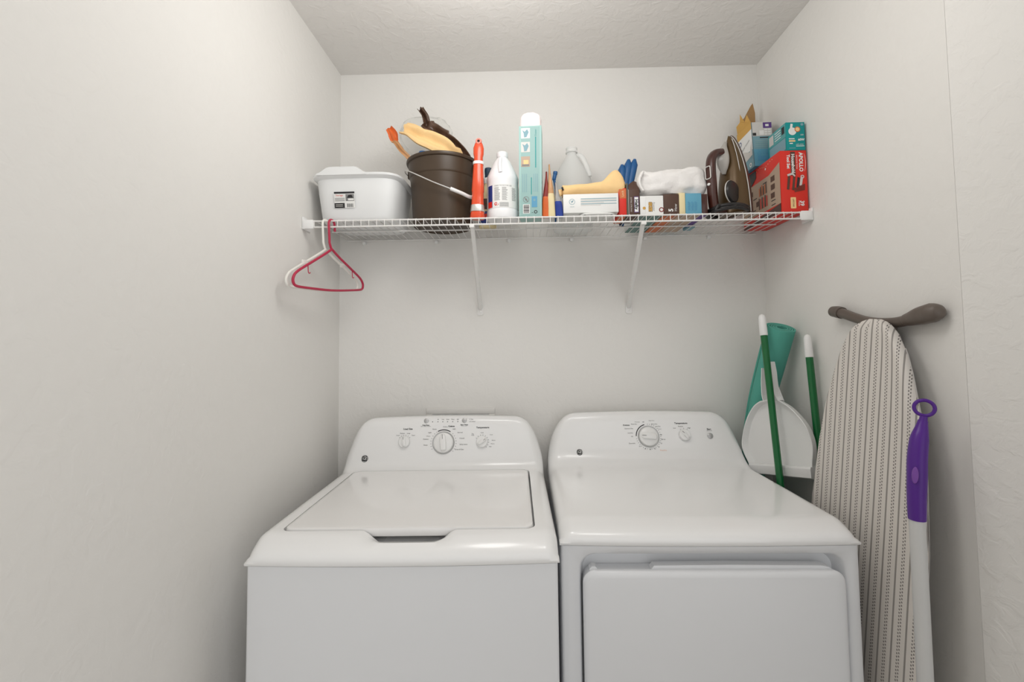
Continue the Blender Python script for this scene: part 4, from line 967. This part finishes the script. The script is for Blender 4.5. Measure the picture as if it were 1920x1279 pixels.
ft = mb.build('foot_bar', ib)
for pts, rr in ((((1.610, -.409, 1.465), (1.610, -.414, 1.464), (1.610, -.434, 1.461), (1.609, -.452, 1.457)), (.005, .0150, .0170, .0165)), (((1.609, -.672, 1.426), (1.609, -.690, 1.429), (1.6085, -.715, 1.434), (1.6085, -.745, 1.439), (1.609, -.762, 1.441), (1.609, -.768, 1.442)), (.0135, .0165, .0205, .0215, .0150, .004))):
    mb = MB(); P = smooth_path([tuple(Vector(p) - W2L) for p in pts], 5); R2 = []
    for i in range(len(P)):
        u = i / 5; k = min(len(rr) - 2, int(u)); R2.append(rr[k] + (rr[k + 1] - rr[k]) * (u - k))
    mb.tube(P, R2, 'taupe', 18); mb.build('end_cap', ft)
for yo in (-.030, .030):
    MB().tube([(.109, yo - .095, 1.422), (.095, yo - .085, 1.2), (.066, yo * 1.5 - .05, .62), (.044, yo * 2 - .02, .25)], .0085, 'taupe', 12).build('leg', ib)

# mop at the right of the board
mp = thing('mop', 'mop with a grey pole and curved purple grip, right of the ironing board', 'mop', (1.517, -.795, 0))
base = Vector((1.517, -.795, 0))
def rel(pts): return [tuple(Vector(p) - base) for p in pts]
MB().tube(rel([(1.517, -.795, .045), (1.517, -.786, .645), (1.517, -.788, 1.026)]), .0138, 'polegrey', 20).build('pole', mp)
gp = smooth_path([(1.517, -.788, 1.012), (1.518, -.789, 1.06), (1.521, -.789, 1.10), (1.525, -.787, 1.135), (1.532, -.785, 1.17), (1.540, -.783, 1.195), (1.545, -.782, 1.212)], 6)
mb = MB(); mb.tube(rel(gp), [.0150 + .0022 * math.sin(PI * min(1, i / (len(gp) - 1) * 1.25)) - .0065 * sstep(.65, 1, i / (len(gp) - 1)) for i in range(len(gp))], 'purple', 20); g = mb.build('grip', mp)
mb = MB(); loops = []
for q, k in ((0, 1), (.003, .9), (.004, .5)):
    loops.append([tuple(Vector((1.5085, -.7985, 1.105)) - base + Vector((-.001 - q * .6, -.0025 - q * .8, 0)) + Vector((.72, -.69, 0)) * a * k + Vector((.1, .0, 1)) * b * k) for a, b in sell(24, .0058, .017, 2)])
mb.loft(loops, 'lilac'); mb.build('thumb_pad', g)
mb = MB(); cc_ = Vector((1.549, -.782, 1.238)) - base
mb.tube([tuple(cc_ + Vector((.80, -.60, 0)) * .0165 * math.cos(a) + Vector((-.02, -.02, 1)) * .0160 * math.sin(a)) for a in [2 * PI * k / 28 for k in range(28)]], .0036, 'purple', 12, closed=True)
mb.tube(rel([(1.544, -.782, 1.206), (1.547, -.782, 1.221)]), [.0080, .0065], 'purple', 14); mb.build('hanging_loop', mp)
mb = MB(); mb.box(-.09, .075, -.05, .05, .0, .035, 'polegrey', bev=.008); mb.box(-.02, .02, -.018, .018, .034, .07, 'purple', bev=.006); mb.build('head', mp)

# ---------------------------------------------------------------- right rear corner: mat, broom, pan, pole
# foam mat roll leaning in the corner
mt = thing('foam_mat', 'mint green rolled foam mat leaning in the right rear corner', 'mat', (1.532, -.056, 0))
mB = Vector((1.532, -.056, 0))
mp_ = smooth_path([(1.532, -.056, .0), (1.532, -.056, .45), (1.531, -.056, .80), (1.534, -.068, 1.00), (1.546, -.100, 1.15), (1.560, -.150, 1.29), (1.573, -.205, 1.425)], 5)
def spiral(turns, r0, r1, n): return [((r0 + (r1 - r0) * k / n) * math.cos(2 * PI * turns * k / n + 1.2), (r0 + (r1 - r0) * k / n) * math.sin(2 * PI * turns * k / n + 1.2)) for k in range(n + 1)]
mb = MB(); r_o, th = .0465, .0052
turns = 4.2; outer = spiral(turns, .012 + th, r_o, 170); inner = spiral(turns, .012, r_o - th * 1.02, 170)
loopS = outer + inner[::-1]
loops = []
for k, p in enumerate(mp_):
    a = mp_[max(0, k - 1)]; b = mp_[min(len(mp_) - 1, k + 1)]; d = (b - a).normalized(); sx = Vector((1, 0, 0)); sx = (sx - d * sx.dot(d)).normalized(); sy = d.cross(sx)
    kk = .84 + .16 * sstep(.9, 1.35, p.z)
    loops.append([tuple(p + sx * a_ * kk + sy * b_ * kk - mB) for a_, b_ in loopS])
mb.loft(loops, 'mint', smooth=True); mb.build('roll', mt)
# green poles with white tips
def green_pole(name, label, p0, p1, r):
    t = thing(name, label, 'broom', p0, group='green poles in the right rear corner')
    p0 = Vector(p0); p1 = Vector(p1); dv = (p1 - p0).normalized(); L = (p1 - p0).length
    q = lambda d_: tuple(dv * d_)
    MB().tube([q(.004), q(L - .070)], r, 'green', 24).build('pole', t)
    MB().tube([q(0), q(.001), q(.012), q(.02)], [r * .8, r * 1.12, r * 1.12, r * 1.02], 'plast', 20).build('foot_cap', t)
    mb = MB(); mb.tube([q(L - .072), q(L - .068), q(L - .03), q(L - .012), q(L - .004), q(L)], [r * 1.10, r * 1.16, r * 1.10, r * 1.02, r * .75, r * .2], 'plast', 24)
    mb.build('pole_tip', t)['label'] = 'white plastic tip'
green_pole('broom_handle', 'green pole with a white tip crossing in front of the white dustpan', (1.508, -.415, 0), (1.508, -.208, 1.470), .0106)
green_pole('broom_handle', 'green pole with a white tip rising just behind the ironing board', (1.603, -.437, 0), (1.603, -.295, 1.400), .0104)
# dustpan: hangs almost parallel to the right wall; u runs along the wall towards the camera, z up
dO = Vector((1.540, -.225, .94))
dp_ = thing('dustpan', 'large white dustpan with a slotted handle, clipped behind the green pole', 'dustpan', tuple(dO))
PA = Vector((1.497, -.094)); PB = Vector((1.585, -.355)); NR = Vector((-.9476, -.3195))
def pan(u, z, off=0.0):
    xy = PA.lerp(PB, u); return (xy.x + NR.x * off - dO.x, xy.y + NR.y * off - dO.y, z - dO.z)
rim = [(.125, .930), (.105, .955), (.010, .997), (-.001, 1.033), (.073, 1.101), (.186, 1.151), (.290, 1.175), (.372, 1.183), (.530, 1.193), (.627, 1.187), (.732, 1.174), (.846, 1.150), (.940, 1.122), (.995, 1.086), (1.010, 1.055), (.995, 1.015), (.990, .975)]
full = smooth_path([(a, 0, b) for a, b in rim], 4); o3 = [(p.x, p.z) for p in full]
cxu, czu = .52, 1.05
def shrink(u, z, k): return (cxu + (u - cxu) * k, czu + (z - czu) * k)
mb = MB()
loops = [[pan(*shrink(u, z, k), o_) for u, z in o3] for k, o_ in ((.90, -.001), (.955, .0005), (.985, .012), (.998, .0225), (.990, .0235), (.972, .0225), (.955, .013), (.925, .004), (.87, .002))]
mb.loft(loops, 'plast'); mb.build('pan', dp_)
mb = MB(); lp = []
for k in range(13):
    u = .13 + .865 * k / 12; zb = .928 + .044 * (k / 12)
    lp.append([pan(u, zb, -.001), pan(u, zb + .032, .000), pan(u, zb + .034, .029), pan(u, zb + .028, .031), pan(u, zb + .002, .029), pan(u, zb - .002, .020)])
mb.loft(lp, 'plast', smooth=False); mb.build('front_lip', dp_)
nr3 = Vector((NR.x, NR.y, 0)); al = (PB - PA).normalized(); al3 = Vector((al.x, al.y, 0))
mb = MB()
for pts, th_ in ((((.372, 1.178), (.350, 1.20), (.348, 1.24), (.356, 1.27), (.362, 1.290)), .0012), (((.575, 1.190), (.530, 1.205), (.505, 1.235), (.495, 1.275), (.480, 1.298), (.470, 1.312)), .0030)):
    P = smooth_path([pan(u, z, .012) for u, z in pts], 5); L4 = []
    for p in P: L4.append([tuple(p + nr3 * .011 + al3 * th_), tuple(p + nr3 * .011 - al3 * th_), tuple(p - nr3 * .012 - al3 * th_), tuple(p - nr3 * .012 + al3 * th_)])
    mb.loft(L4, 'plast', smooth=False)
P = [pan(u, z, -.001) for u, z in ((.355, 1.18), (.585, 1.185), (.510, 1.23), (.475, 1.305), (.360, 1.285), (.350, 1.22))]
nP = len(P); mb.add(P + [tuple(Vector(p) - nr3 * .0025) for p in P], [list(range(nP)), list(range(nP, 2 * nP))[::-1]] + [[j, j + nP, (j + 1) % nP + nP, (j + 1) % nP] for j in range(nP)], 'plast', False)
for z in (1.215, 1.262): mb.box(pan(.49, z, .012)[0] - .006, pan(.49, z, .012)[0] + .001, pan(.49, z)[1] - .002, pan(.49, z)[1] + .006, z - .0015 - dO.z, z + .0015 - dO.z, 'plast')
mb.build('handle', dp_)
